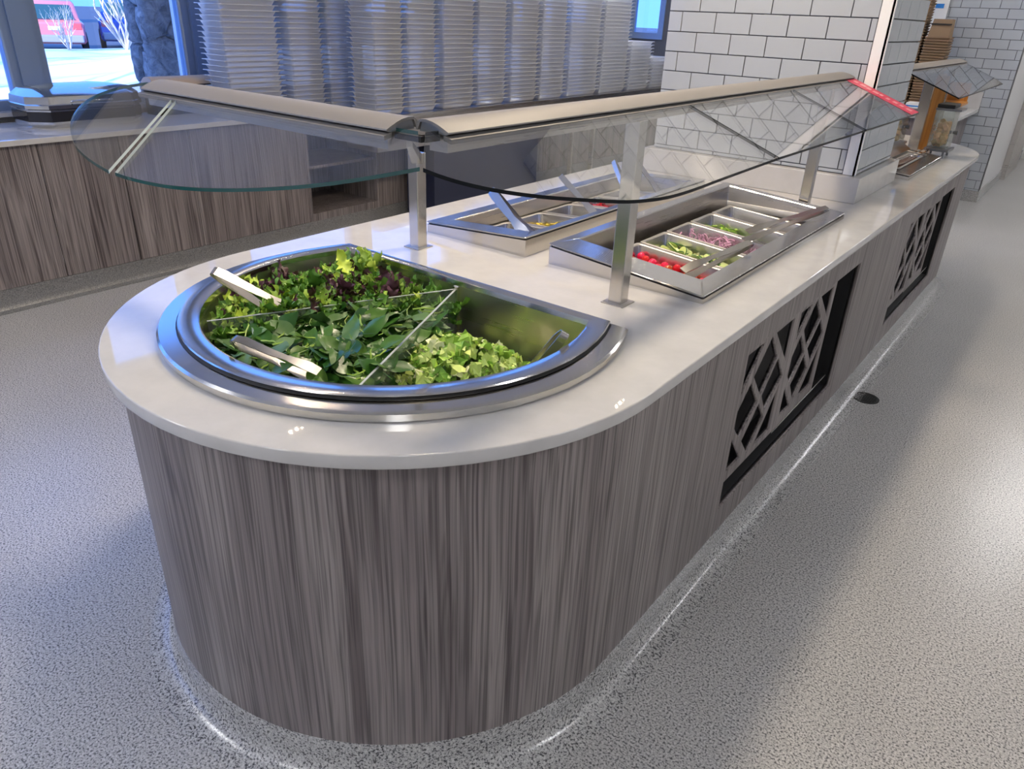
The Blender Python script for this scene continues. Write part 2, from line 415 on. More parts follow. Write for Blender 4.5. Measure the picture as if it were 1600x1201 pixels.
# ------------------------------------------------------------------ ceiling lamps
def linear_lamp(x, y0, y1, label, n):
    t = thing('linear_lamp', label, 'lamp', (x, (y0+y1)/2, CEIL), 'linear ceiling lamps')
    obj('housing', boxes([(x-.03, x+.03, y0-.05, y1+.05, CEIL-.03, CEIL)]), 'alu', t)
    obj('diode_row', boxes([(x-.008, x+.008, y0+(y1-y0)*k/(n-1)-.008, y0+(y1-y0)*k/(n-1)+.008, CEIL-.036, CEIL-.031) for k in range(n)]), 'led', t)
linear_lamp(-2.42, 4.65, 5.25, 'short linear lamp with bright diodes over the wells', 10)
linear_lamp(-2.42, 5.65, 7.9, 'long linear lamp with bright diodes beyond the wells', 34)
linear_lamp(-4.0, 2.72, 3.14, 'short linear lamp with bright diodes by the window', 9)
linear_lamp(-2.42, 11.2, 12.6, 'linear lamp with bright diodes at the far end', 20)
def downlight(x, y, label):
    t = thing('downlight', label, 'lamp', (x, y, CEIL), 'ceiling downlights')
    c = lambda r, z: [(x+r*math.cos(2*math.pi*k/20), y+r*math.sin(2*math.pi*k/20), z) for k in range(20)]
    obj('bezel', loft([c(.175, CEIL), c(.175, CEIL-.012), c(.150, CEIL-.012), c(.150, CEIL)]), 'trim', t)
    obj('lens', loft([c(.149, CEIL-.006), c(.001, CEIL-.006)], cap1=True), 'lamp', t)
for x, y, l in ((-1.42, 1.55, 'round downlight above the salad bin'), (-1.42, 2.75, 'round downlight above the topping wells'), (-1.42, 5.2, 'round downlight above the far end of the island')):
    downlight(x, y, l)
def fill_panel(x, y, label, w=.6):  # added fill panels out of view; the entrance one also gives the floor highlight
    t = thing('fill_panel', label, 'lamp', (x, y, CEIL), 'square ceiling fill panels')
    obj('frame', polyh(rect(x-w/2-.02, x+w/2+.02, y-w/2-.02, y+w/2+.02), [rect(x-w/2, x+w/2, y-w/2, y+w/2)], .02, lambda a, b, c: Vector((a, b, CEIL-.02+c))), 'trim', t)
    obj('diffuser', box(x-w/2, x+w/2, y-w/2, y+w/2, CEIL-.012, CEIL-.004), 'fill_panel', t)
for x, y, l in ((1.6, -1.8, 'added square fill panel behind the camera at the right'), (-1.4, -1.8, 'added square fill panel behind the camera'), (-3.6, -.8, 'added square fill panel near the left cabinets'),
                (2.2, 2.0, 'added square fill panel over the right aisle'), (2.2, 5.5, 'added square fill panel over the right aisle further back'), (.45, 8.3, 'square ceiling lamp at the corridor entrance, also fill for the far tiles'), (1.4, 11.5, 'added square fill panel in the corridor'),
                (-3.3, 7.6, 'added square fill panel over the container stacks')):
    fill_panel(x, y, l)

# ------------------------------------------------------------------ island
isl = thing('salad_bar_island', 'long grey wood laminate salad bar island with rounded end and black lattice openings', 'counter', (ICX, 3.4, 0))
OFF = -.03; XW = IX1+OFF
def arc_wall(y0, y1, sgn, n=44):
    o, i = [], []
    for k in range(n+1):
        t = math.pi*(1+k/n) if sgn < 0 else math.pi*k/n
        yc = y0
        for L, r in ((o, IR+OFF), (i, IR+OFF-.018)): L.append((ICX+r*math.cos(t), yc+r*math.sin(t)))
    return o, i
for nm, yc, sg in (('curved_end_panel', IY0, -1), ('curved_end_panel', IY1, 1)):
    o, i = arc_wall(yc, 0, sg); lp = o+i[::-1]
    obj(nm, loft([[(x, y, z) for x, y in lp] for z in (COVE, ZC-.032)], True, True), 'wood', isl)
obj('back_panel', box(IX0-OFF, IX0-OFF+.018, IY0, IY1, COVE, ZC-.032), 'wood', isl)
L1 = rect(1.955, 3.135, .205, .758); DY2 = 2.085
L2 = [(a+DY2, b) for a, b in L1]
obj('front_panel', polyh(rect(IY0, IY1, COVE, ZC-.032), [L1, L2], .018, lambda a, b, c: Vector((XW-.018+c, a, b))), 'wood', isl)
obj('inner_core', box(IX0+.09, XW-.16, IY0, IY1, COVE, ZC-.20), 'black', isl)
cells = [[(1.992, .716), (2.150, .716), (1.992, .560)], [(2.222, .712), (2.313, .614), (2.217, .516), (2.118, .614)], [(2.262, .716), (2.425, .716), (2.425, .566)],
         [(2.335, .598), (2.425, .505), (2.300, .428), (2.240, .500)], [(2.098, .592), (2.196, .492), (2.085, .412), (1.992, .500)], [(2.222, .472), (2.298, .392), (2.200, .300), (2.122, .380)],
         [(1.992, .458), (2.128, .312), (1.992, .312)], [(2.412, .470), (2.412, .300), (2.258, .300)],
         [(2.500, .716), (2.610, .716), (2.500, .612)], [(2.672, .716), (2.765, .624), (2.668, .536), (2.584, .630)], [(2.722, .716), (2.866, .716), (2.866, .600)],
         [(2.788, .604), (2.866, .530), (2.776, .440), (2.692, .522)], [(2.560, .610), (2.646, .520), (2.540, .440), (2.500, .480), (2.500, .550)], [(2.666, .500), (2.742, .420), (2.640, .330), (2.566, .416)],
         [(2.866, .486), (2.866, .312), (2.700, .312)], [(2.500, .430), (2.610, .312), (2.500, .312)]]
def grow(c, f=1.07):
    cx = sum(a for a, b in c)/len(c); cy = sum(b for a, b in c)/len(c)
    return [(min(max(cx+(a-cx)*f, 1.975), 2.892), min(max(cy+(b-cy)*f, .290), .732)) for a, b in c]
cells = [grow(c) for c in cells]
for d in (0, DY2):
    lat = polyh(rect(1.955+d, 2.905+d, .268, .750), [[(a+d, b) for a, b in c] for c in cells], .014, lambda a, b, c: Vector((XW-.034+c, a, b)))
    lo = obj('lattice_panel', lat, 'wood', isl)
    obj('slide_rail', boxes([(XW-.036, XW-.020, 2.45+d, 3.10+d, .258, .266)]), 'steel', lo)
    obj('recess', boxes([(XW-.15, XW-.140, 1.90+d, 3.2+d, .16, .80), (XW-.15, XW-.019, 1.945+d, 1.955+d, .20, .76), (XW-.15, XW-.019, 3.135+d, 3.145+d, .20, .76), (XW-.15, XW-.019, 1.95+d, 3.14+d, .195, .205), (XW-.15, XW-.019, 1.95+d, 3.14+d, .758, .768)]), 'black', isl)

def dloop(r, ys, z, cx=-1.292, cy=1.245, n=44):
    """D shaped outline: round towards the camera, straight at y=ys"""
    out = []; wtop = r-.055*r/.572
    for k in range(n+1):
        t = math.pi + math.pi*k/n; out.append((cx+r*math.cos(t), cy+r*math.sin(t), z))
    for k in range(1, 5):
        s = k/4; out.append((cx+r-(r-wtop)*s*s, cy+(ys-cy)*s, z))
    for k in range(1, 8): out.append((cx+wtop-2*wtop*k/8, ys, z))
    for k in range(4, 0, -1):
        s = k/4; out.append((cx-r+(r-wtop)*s*s, cy+(ys-cy)*s, z))
    return out
wt = polyh(stadium(0), [[p[:2] for p in dloop(.540, 1.485, 0)], rect(-1.225, -.79, 1.93, 3.15), rect(-1.735, -1.38, 1.93, 3.15), rect(-1.0, -.765, 4.40, 5.12)], .03,
           lambda a, b, c: Vector((a, b, ZC-.03+c)), bev=.003)
T(obj('quartz_worktop', wt, 'quartz'), 'white quartz worktop with rounded ends on the salad bar island', 'worktop')
T(obj('pillar_plinth', box(PX0-.035, PX1+.037, PY0-.045, PY1+.04, ZC, ZC+.11, bev=.003), 'quartz'), 'white quartz plinth block around the foot of the tiled pillar', 'plinth')

# ------------------------------------------------------------------ salad bin
bn = thing('salad_bin', 'large D-shaped stainless steel salad bin sunk in the worktop', 'bin', (-1.292, 1.245, ZC))
obj('base_ring', loft([dloop(.566, 1.503, ZC), dloop(.572, 1.507, ZC+.003), dloop(.572, 1.507, ZC+.018), dloop(.567, 1.503, ZC+.023), dloop(.508, 1.478, ZC+.025), dloop(.504, 1.476, ZC+.02)]), 'steel_flat', bn)
obj('gap_seal', loft([dloop(.530, 1.490, ZC+.0255), dloop(.522, 1.487, ZC+.030)]), 'black', bn)
obj('pan_flange', loft([dloop(.522, 1.490, ZC+.029), dloop(.526, 1.492, ZC+.032), dloop(.524, 1.490, ZC+.035), dloop(.484, 1.466, ZC+.036), dloop(.478, 1.461, ZC+.033), dloop(.476, 1.458, ZC+.02)]), 'steel_flat', bn)
obj('pan_wall', loft([dloop(.476, 1.458, ZC+.02), dloop(.470, 1.455, ZC-.02), dloop(.455, 1.448, ZC-.13), dloop(.44, 1.44, ZC-.15)]), 'steel_dark', bn)
fl = obj('pan_floor', loft([dloop(.44, 1.44, ZC-.15), dloop(.01, 1.246, ZC-.15)], cap1=True), 'steel_dark', bn)
hv = []
for k in range(60):
    x, y = -1.1+R(-.12, .26), 1.25+R(-.25, .17)
    hv.append(loft([[(x+.006*math.cos(a*math.pi/4), y+.006*math.sin(a*math.pi/4), ZC-.1485) for a in range(8)], [(x+.0001*math.cos(a*math.pi/4), y+.0001*math.sin(a*math.pi/4), ZC-.1485) for a in range(8)]]))
obj('drain_holes', join(hv), 'black', fl)
D0, DL, DF = Vector((-1.285, 1.45)), Vector((-1.563, .868)), Vector((-1.032, .862))
def plate(p, q, z0, z1, t=.005):
    d = (q-p).normalized(); nrm = Vector((-d.y, d.x))*t/2
    lp = [p+nrm, q+nrm, q-nrm, p-nrm]
    return loft([[(a.x, a.y, z) for a in lp] for z in (z0, z1)], True, True)
for q, nm in ((DL, 'divider'), (DF, 'divider')):
    dv = obj(nm, plate(D0, q, ZC-.145, ZC+.012), 'acrylic', bn)
    obj('top_edge', plate(D0, q, ZC+.0121, ZC+.0135, .0052), 'acrylic_edge', dv)
obj('divider_bracket', box(D0.x-.008, D0.x+.008, D0.y-.004, D0.y+.006, ZC-.14, ZC+.02), 'steel', bn)

# ------------------------------------------------------------------ leaves
def leaf_mesh(kind, k):
    rs = random.Random(100*kind+k); V, F = [], []
    if kind == 0:      # spinach: smooth spoon with stem
        L, Wd = rs.uniform(.055, .078), rs.uniform(.036, .050); cup = rs.uniform(-.35, .45); cur = rs.uniform(-.2, .5)
        for i in range(8):
            t = i/7; w = Wd/2*math.sin(math.pi*min(1, t*.93+.07)**.75)**.9 if i < 7 else .0008
            for j in range(5):
                s = (j-2)/2; V.append((t*L, s*w, cur*L*(t-.5)**2 + cup*abs(s)**1.5*w + .0016*math.sin(9*t+3*s)))
        for i in range(7):
            for j in range(4): a = i*5+j; F.append((a, a+1, a+6, a+5))
        b = len(V); V += [(-.028, -.0014, -.004), (-.028, .0014, -.004), (.004, .0014, cur*L*.25+.001), (.004, -.0014, cur*L*.25+.001)]; F.append((b, b+1, b+2, b+3))
    elif kind in (1, 2):  # frilly spring mix
        L = rs.uniform(.06, .10); n = 13; ph = rs.uniform(0, 6); cu = rs.uniform(.2, .9)
        for i in range(n):
            t = i/(n-1); w = (.005+.021*math.sin(math.pi*min(1, t**.75+.02)))*(1+.35*math.sin(11*t*3.1+ph))
            for s_ in (-1, -.72, -.38, 0, .38, .72, 1):
                e = abs(s_)**2
                V.append((t*L*(1-.12*cu*t)+e*rs.uniform(-.004, .004), s_*w, cu*L*.7*(t-.35)**2+e*(.009*math.sin(17*t+ph+s_*2)+rs.uniform(-.004, .006))+.010*abs(s_)))
        for i in range(n-1):
            for j in range(6): a = i*7+j; F.append((a, a+1, a+8, a+7))
    else:              # chopped lettuce
        a, b_ = rs.uniform(.024, .042), rs.uniform(.020, .034)
        for i in range(4):
            for j in range(4):
                V.append(((i/3-.5)*a+rs.uniform(-.004, .004), (j/3-.5)*b_+rs.uniform(-.004, .004), .010*math.sin(i*1.7+j*1.3+k)+rs.uniform(-.004, .004)))
        for i in range(3):
            for j in range(3): q = i*4+j; F.append((q, q+1, q+5, q+4))
    me = bpy.data.meshes.new('leaf'); me.from_pydata(V, [], F); me.validate()
    for p in me.polygons: p.use_smooth = kind < 3
    return me
M['sp1'] = mat('spinach green', (.042, .122, .016), .30, var=.5)
M['sp2'] = mat('spinach pale back', (.095, .185, .050), .45, var=.3)
M['mx1'] = mat('bright frisee green', (.34, .50, .065), .45, var=.35)
M['mx2'] = mat('mid salad green', (.13, .29, .035), .45, var=.35)
M['mx3'] = mat('purple salad leaf', (.085, .030, .042), .4, var=.5)
M['lt1'] = mat('pale lettuce', (.50, .62, .16), .45, var=.22)
M['lt2'] = mat('green lettuce', (.26, .46, .060), .45, var=.3)
M['lt3'] = mat('white lettuce rib', (.72, .74, .42), .45, var=.12)
M['stem'] = mat('salad stem', (.36, .50, .14), .45, var=.2)
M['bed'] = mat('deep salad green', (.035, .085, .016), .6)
def side(p, a, b): return (b.x-a.x)*(p.y-a.y)-(b.y-a.y)*(p.x-a.x)
def sector(x, y):
    if (x+1.292)**2+(y-1.245)**2 > .455**2 or y > 1.425: return None
    if y > 1.245 and abs(x+1.292) > .45-.055*((y-1.245)/.2)**2: return None
    p = Vector((x, y))
    if side(p, D0, DL) < 0: return 0
    if side(p, D0, DF) < 0: return 1
    return 2
def hgt(s, x, y):
    w = .012*math.sin(17*x+3)*math.cos(19*y)
    if s == 0: return ZC-.032+.030*math.exp(-((x+1.50)**2+(y-1.26)**2)/.03)+w
    if s == 1: return ZC-.030+.022*math.exp(-((x+1.25)**2+(y-1.05)**2)/.03)+w
    return ZC-.140+.100*max(0, 1-((x+1.13)**2+(y-1.17)**2)/.065)+.070*max(0, 1-((x+.92)**2+(y-1.19)**2)/.045)+w*.2
def put_leaf(name, me, m, loc, tilt, label, cat, grp, sc=1.0, yaw=None):
    o = bpy.data.objects.new(name, me); COL.objects.link(o)
    o.location = loc; o.rotation_euler = (R(-tilt, tilt), R(-tilt, tilt), R(0, 6.283) if yaw is None else yaw); o.scale = (sc,)*3
    if not me.materials: me.materials.append(m)
    o.material_slots[0].link = 'OBJECT'; o.material_slots[0].material = m
    return T(o, label, cat, grp)
# bed of buried leaves, uncountable
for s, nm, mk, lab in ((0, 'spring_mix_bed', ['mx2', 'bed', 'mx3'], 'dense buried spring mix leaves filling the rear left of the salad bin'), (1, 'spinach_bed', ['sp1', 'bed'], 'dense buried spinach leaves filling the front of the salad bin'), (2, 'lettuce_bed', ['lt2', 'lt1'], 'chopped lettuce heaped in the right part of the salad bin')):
    bm = bmesh.new(); cnt = 0; ms = [leaf_mesh({0: 1, 1: 0, 2: 3}[s], 50+q) for q in range(4)]
    for me in ms:
        for p in me.polygons: p.use_smooth = True
    tries = 0
    while cnt < (520, 420, 260)[s] and tries < 60000:
        tries += 1
        x, y = R(-1.76, -.82), R(.77, 1.43)
        if sector(x, y) != s: continue
        h = hgt(s, x, y)
        if s == 2 and h < ZC-.128 and R(0, 1) < .93: continue
        k = len(bm.verts); kf = len(bm.faces); bm.from_mesh(ms[cnt % 4]); bm.verts.ensure_lookup_table(); bm.faces.ensure_lookup_table()
        mt = Matrix.Translation((x, y, h-R(.0, .04) if s < 2 else max(ZC-.142, h-R(.0, .035)))) @ Matrix.Rotation(R(0, 6.28), 4, 'Z') @ Matrix.Rotation(R(-.5, .5), 4, 'X') @ Matrix.Rotation(R(-.4, .4), 4, 'Y')
        for v in bm.verts[k:]:
            v.co = mt @ v.co
            if sector(v.co.x, v.co.y) is None: v.co.x += (-1.292-v.co.x)*.06; v.co.y += (1.2-v.co.y)*.06
        mi = random.randrange(len(mk))
        for f in bm.faces[kf:]: f.material_index = mi
        cnt += 1
    out = bpy.data.meshes.new(nm); bm.to_mesh(out); bm.free(); out.materials.clear()
    T(obj(nm, out, mk), lab, 'salad', None, 'stuff')
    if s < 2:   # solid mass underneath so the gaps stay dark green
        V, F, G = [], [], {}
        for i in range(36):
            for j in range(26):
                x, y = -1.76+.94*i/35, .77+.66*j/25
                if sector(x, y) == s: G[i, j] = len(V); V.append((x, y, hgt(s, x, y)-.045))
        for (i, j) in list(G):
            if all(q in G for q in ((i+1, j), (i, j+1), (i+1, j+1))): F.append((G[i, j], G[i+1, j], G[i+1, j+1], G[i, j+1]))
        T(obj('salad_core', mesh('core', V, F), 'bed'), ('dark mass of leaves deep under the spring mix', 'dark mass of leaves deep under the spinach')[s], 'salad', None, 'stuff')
SPM = [leaf_mesh(0, k) for k in range(8)]; MXM = [leaf_mesh(1, k) for k in range(9)]; LTM = [leaf_mesh(3, k) for k in range(8)]
def scatter(s, n, fn):
    c = t = 0
    while c < n and t < 40000:
        t += 1; x, y = R(-1.745, -.835), R(.785, 1.42)
        if sector(x, y) != s or sector(x+.02, y-.02) is None or sector(x-.02, y+.02) is None: continue
        if fn(x, y, hgt(s, x, y)): c += 1
def f_sp(x, y, h):
    put_leaf('spinach_leaf', random.choice(SPM), M['sp1'] if R(0, 1) < .74 else M['sp2'], (x, y, h+R(-.008, .020)), .65,
             'baby spinach leaf on the front pile of the salad bin', 'spinach', 'spinach leaves in the salad bin', R(.85, 1.15)); return True
def f_mx(x, y, h):
    r = R(0, 1); pur = .5 if (x+1.50)**2+(y-1.22)**2 < .02 or x < -1.62 else .16
    if r < pur: put_leaf('purple_lettuce_leaf', random.choice(MXM), M['mx3'], (x, y, h+R(-.005, .022)), 1.0, 'frilly purple lettuce leaf in the spring mix of the salad bin', 'lettuce', 'purple spring mix leaves', R(.55, .85))
    else: put_leaf('spring_mix_leaf', random.choice(MXM), M['mx1'] if r < .72 else M['mx2'], (x, y, h+R(-.005, .026)), 1.0, 'frilly green leaf in the spring mix of the salad bin', 'lettuce', 'green spring mix leaves', R(.55, .9))
    return True
def f_lt(x, y, h):
    if h < ZC-.125 and R(0, 1) < .94: return False
    r = R(0, 1)
    put_leaf('lettuce_piece', random.choice(LTM), M['lt1'] if r < .5 else (M['lt2'] if r < .85 else M['lt3']), (x, y, max(h, ZC-.137)+R(.0, .018)), .8,
             'chopped pale green lettuce piece in the right part of the salad bin', 'lettuce', 'chopped lettuce pieces', R(.8, 1.2)); return True
scatter(1, 200, f_sp); scatter(0, 300, f_mx); scatter(2, 290, f_lt)
fr = []
def f_fr(x, y, h):
    a = R(0, 6.28); L = R(.03, .07); c = R(-1.2, 1.2); z = h+R(.0, .025); p = Vector((x, y, z)); q = [p]
    for k in range(4):
        a += c*.5+R(-.4, .4); q.append(q[-1]+Vector((math.cos(a), math.sin(a), R(-.25, .45)))*L/4)
    if sector(q[-1].x, q[-1].y) is None: return False
    fr.append(tube(q, [.0028, .0024, .0022, .0018, .0006], 4)); return True
scatter(0, 150, f_fr); scatter(1, 45, f_fr)
T(obj('frisee_shreds', join(fr), 'mx1'), 'thin curly yellow-green frisee shreds over the spring mix', 'salad', None, 'stuff')
STM = [tube([(0, 0, 0), (.02, .003*k, .004), (.045, -.003*k, .001)], .0013, 4) for k in range(3)]
def f_st(x, y, h):
    put_leaf('cress_sprig', random.choice(STM), M['stem'], (x, y, h+R(.008, .022)), .4, 'thin pale cress sprig among the salad greens', 'cress', 'thin cress sprigs in the salad bin', R(.7, 1.2)); return True
scatter(1, 22, f_st); scatter(0, 16, f_st)

# ------------------------------------------------------------------ tongs
def strip(pts, w, t):
    """flat metal strip along pts in XZ, width w in Y"""
    loops = []
    for i, p in enumerate(pts):
        a, b = pts[max(i-1, 0)], pts[min(i+1, len(pts)-1)]
        d = Vector((b[0]-a[0], 0, b[1]-a[1])).normalized(); n = Vector((-d.z, 0, d.x))*t/2
        ww = w[i] if isinstance(w, (list, tuple)) else w
        q = Vector((p[0], 0, p[1])); y = Vector((0, ww/2, 0))
        loops.append([q+n-y, q+n+y, q-n+y, q-n-y])
    return loft(loops, True, True, ang=40)
def tongs(label, A, B, L, op=.05, w=.022, roll=0.0, group='serving tongs', mt='steel'):
    A, B = Vector(A), Vector(B); d = (B-A).normalized()
    up = Vector((0, 0, 1)); y = up.cross(d).normalized(); z = d.cross(y)
    y2 = y*math.cos(roll)+z*math.sin(roll); z2 = d.cross(y2)
    mt4 = Matrix((d, y2, z2)).transposed().to_4x4(); mt4.translation = A
    e = thing('serving_tongs', label, 'tongs', A, group)
    e.matrix_basis = mt4; e['_w'] = 0
    prof = lambda s: [(.006, s*.007), (L*.12, s*.011), (L*.45, s*op*.32), (L*.62, s*op*.42), (L*.85, s*op*.5), (L, s*op*.40)]
    ww = [w*.9, w, w*.85, w*.7, w*1.25, w*1.05]
    for s in (1, -1): obj('arm', strip(prof(s), ww, .0016), mt, e)
    bend = [(.006, .007), (.001, .0055), (-.002, .002), (-.002, -.002), (.001, -.0055), (.006, -.007)]
    obj('spring_bend', strip(bend, w*.9, .0016), mt, e)
    del e['_w']
    return e
tongs('steel tongs leaning in the spring mix with the handle over the bin rim', (-1.648, .952, .998), (-1.50, 1.09, .862), .24, .055, .026, .5)
tongs('steel tongs resting on the front rim of the bin beside the spinach', (-1.345, .800, .950), (-1.215, .862, .905), .20, .03, .024, .2)
tongs('steel tongs tip poking up in the right corner of the salad bin', (-.835, 1.315, .952), (-.93, 1.27, .80), .20, .035, .024, 1.2)

# ------------------------------------------------------------------ topping wells
def rloop(x0, x1, y0, y1, r, zf, dz=0, n=3): return [(a, b, zf(a)+dz) for a, b in rrect(x0, x1, y0, y1, r, n)]
def well(label, X0, X1, Y0, Y1, zl, zr, IN, depth=.17):
    zf = lambda x: zl+(zr-zl)*(x-X0)/(X1-X0)
    flat = lambda x: ZC
    t = thing('topping_well', label, 'food well', ((X0+X1)/2, (Y0+Y1)/2, ZC), 'stainless topping wells')
    obj('housing', loft([rloop(X0, X1, Y0, Y1, .006, flat), rloop(X0, X1, Y0, Y1, .006, zf, -.010), rloop(X0+.01, X1-.01, Y0+.01, Y1-.01, .006, zf, -.008)]), 'steel', t)
    obj('shadow_gap', loft([rloop(X0+.004, X1-.004, Y0+.004, Y1-.004, .006, zf, -.0095), rloop(X0+.004, X1-.004, Y0+.004, Y1-.004, .006, zf, -.006)]), 'black', t)
    a0, a1, b0, b1 = IN
    obj('flange', loft([rloop(X0+.002, X1-.002, Y0+.002, Y1-.002, .005, zf, -.006), rloop(X0-.001, X1+.001, Y0-.001, Y1+.001, .006, zf, -.002), rloop(X0+.001, X1-.001, Y0+.001, Y1-.001, .006, zf, 0),
         rloop(a0-.004, a1+.004, b0-.004, b1+.004, .008, zf, 0), rloop(a0, a1, b0, b1, .008, zf, -.004)]), 'steel_rib', t)
    obj('basin', loft([rloop(a0, a1, b0, b1, .008, zf, -.004), rloop(a0+.006, a1-.006, b0+.006, b1-.006, .01, zf, -.07), rloop(a0+.012, a1-.012, b0+.012, b1-.012, .012, lambda x: ZC-depth)], cap1=True), 'steel_dark', t)
    return zf
zfR = well('stainless topping well on the aisle side holding tomatoes and cucumbers', -1.258, -.735, 1.852, 3.205, .966, .923, (-1.222, -.800, 1.972, 3.160))
zfL = well('stainless topping well on the window side of the island', -1.779, -1.349, 1.852, 3.205, .938, .965, (-1.715, -1.385, 1.93, 3.13))
zfF = well('low stainless well beyond the tiled pillar', -1.02, -.728, 4.33, 5.18, .955, .925, (-.985, -.80, 4.40, 5.12), .10)
def pan(label, x0, x1, y0, y1, zf, dz, depth=.085):
    t = thing('food_pan', label, 'pan', ((x0+x1)/2, (y0+y1)/2, zf((x0+x1)/2)+dz-depth), 'steel food pans')
    g = lambda d, r, h: rloop(x0+d, x1-d, y0+d, y1-d, r, zf, dz+h)
    obj('rim', loft([g(.0, .010, -.006), g(.0, .010, -.001), g(.002, .010, 0), g(.010, .014, 0), g(.013, .016, -.003)]), 'steel_rim', t)
    obj('tub', loft([g(.013, .016, -.003), g(.017, .02, -.03), g(.024, .022, -depth)], cap1=True), 'steel', t)
    return t
PY = [2.085+.200*k for k in range(5)]
PXa, PXb = -1.172, -.835
names = ['steel pan of cherry tomatoes nearest the guard post', 'steel pan of cucumber slices beside the tomatoes', 'steel pan of shredded red onion in the middle of the well', 'steel pan of chopped green peppers beyond the onions', 'steel pan with a few chickpeas at the far end of the well']
for y, l in zip(PY, names): pan(l, PXa, PXb, y, y+.193, zfR, -.058)
def ball(r, n=10, m_=6, sq=1.0):
    V, F = [(0, 0, r*sq)], []
    for i in range(1, m_):
        a = math.pi*i/m_
        for k in range(n): V.append((r*math.sin(a)*math.cos(2*math.pi*k/n), r*math.sin(a)*math.sin(2*math.pi*k/n), r*sq*math.cos(a)))
    V.append((0, 0, -r*sq))
    for k in range(n): F.append((0, 1+k, 1+(k+1) % n))
    for i in range(m_-2):
        for k in range(n): a = 1+i*n; F.append((a+k, a+n+k, a+n+(k+1) % n, a+(k+1) % n))
    e = len(V)-1; a = 1+(m_-2)*n
    for k in range(n): F.append((e, a+(k+1) % n, a+k))
    return mesh('ball', V, F, True)
M['tom'] = mat('cherry tomato', (.60, .020, .008), .12, var=.3)
M['cuc'] = mat('cucumber flesh', (.50, .58, .20), .35, var=.12)
M['cucskin'] = mat('cucumber skin', (.05, .14, .02), .35)
M['onion'] = mat('red onion', (.60, .32, .46), .35, var=.25)
M['pep'] = mat('green pepper', (.24, .42, .045), .3, var=.3)
M['chick'] = mat('chickpea', (.62, .38, .13), .5, var=.15)
M['carrot'] = mat('carrot shreds', (.70, .24, .02), .5, var=.2)
M['beet'] = mat('diced beet', (.45, .012, .05), .3, var=.3)
M['corn'] = mat('yellow peppers', (.66, .50, .05), .4, var=.2)
def inpan(k, mx=.03, x0=PXa, x1=PXb): return R(x0+mx, x1-mx), R(PY[k]+mx, PY[k]+.193-mx)
tmesh = ball(.0145, 12, 8); tmesh.materials.append(M['tom'])
placed = []
for _ in range(4000):
    if len(placed) >= 46: break
    x, y = inpan(0, .036); lay = 0 if len(placed) < 34 else 1
    if lay and x > -.99: continue
    z = zfR(x)-.058-.052+.021*lay
    if all((x-a)**2+(y-b)**2+(z-c)**2 > .0262**2 for a, b, c in placed):
        placed.append((x, y, z)); o = bpy.data.objects.new('cherry_tomato', tmesh); COL.objects.link(o); o.location = (x, y, z)
        T(o, 'red cherry tomato in the nearest pan of the aisle-side well', 'tomato', 'cherry tomatoes')
def disc(r, h, n=18):
    c = lambda rr, z: [(rr*math.cos(2*math.pi*k/n), rr*math.sin(2*math.pi*k/n), z) for k in range(n)]
    return loft([c(.001, h/2), c(r*.93, h/2), c(r, h/2-.0008), c(r, -h/2+.0008), c(r*.93, -h/2), c(.001, -h/2)], True, True, ang=30)
cu_me = disc(.021, .006); cu_me.materials.append(M['cuc']); cu_me.materials.append(M['cucskin'])
for p in cu_me.polygons:
    if abs(p.normal.z) < .5: p.material_index = 1
for k in range(44):
    x, y = inpan(1, .042)
    o = bpy.data.objects.new('cucumber_slice', cu_me); COL.objects.link(o); o.location = (x, y, zfR(x)-.058-.050+.030*k/44+R(0, .008)); o.rotation_euler = (R(-1.1, 1.1), R(-1.0, 1.0), R(0, 6))
    T(o, 'cucumber slice in the second pan of the aisle-side well', 'cucumber', 'cucumber slices')
on_me = [strip([(.018*math.cos(a), .018*math.sin(a)) for a in [k*.4 for k in range(4+j)]], .0045, .0018) for j in range(3)]
for me in on_me: me.materials.append(M['onion'])
for k in range(110):
    x, y = inpan(2, .036)
    o = bpy.data.objects.new('onion_sliver', random.choice(on_me)); COL.objects.link(o); o.location = (x, y, zfR(x)-.058-.042+.026*k/110+R(0, .006)); o.rotation_euler = (1.57+R(-.5, .5), R(0, 6), R(0, 6))
    T(o, 'thin purple red-onion sliver in the middle pan of the aisle-side well', 'onion', 'red onion slivers')
pe_me = [strip([(-.016, 0), (0, .003*j), (.016, 0)], .008, .003) for j in range(3)]
for me in pe_me: me.materials.append(M['pep'])
for k in range(70):
    x, y = inpan(3, .036, PXa, PXb if k < 25 else -.99)
    o = bpy.data.objects.new('pepper_strip', random.choice(pe_me)); COL.objects.link(o); o.location = (x, y, zfR(x)-.058-.055+.032*k/70); o.rotation_euler = (R(-.8, .8), R(-.6, .6), R(0, 6))
    T(o, 'green pepper strip in the fourth pan of the aisle-side well', 'pepper', 'green pepper strips')
ch_me = ball(.0065, 8, 5); ch_me.materials.append(M['chick'])
for k in range(40):
    x, y = inpan(4, .038, -1.02 if k < 32 else PXa, PXb); o = bpy.data.objects.new('chickpea', ch_me); COL.objects.link(o); o.location = (x, y, zfR(x)-.058-.066+R(0, .012))
    T(o, 'chickpea in the far pan of the aisle-side well', 'chickpea', 'chickpeas')
tongs('long steel tongs lying over the tomato and cucumber pans', (-.800, 2.345, .958), (-.895, 2.040, .900), .32, .045, .024, -.35)
tongs('long steel tongs lying over the pepper and chickpea pans', (-.773, 3.063, .957), (-.911, 2.594, .912), .49, .045, .024, -.35)
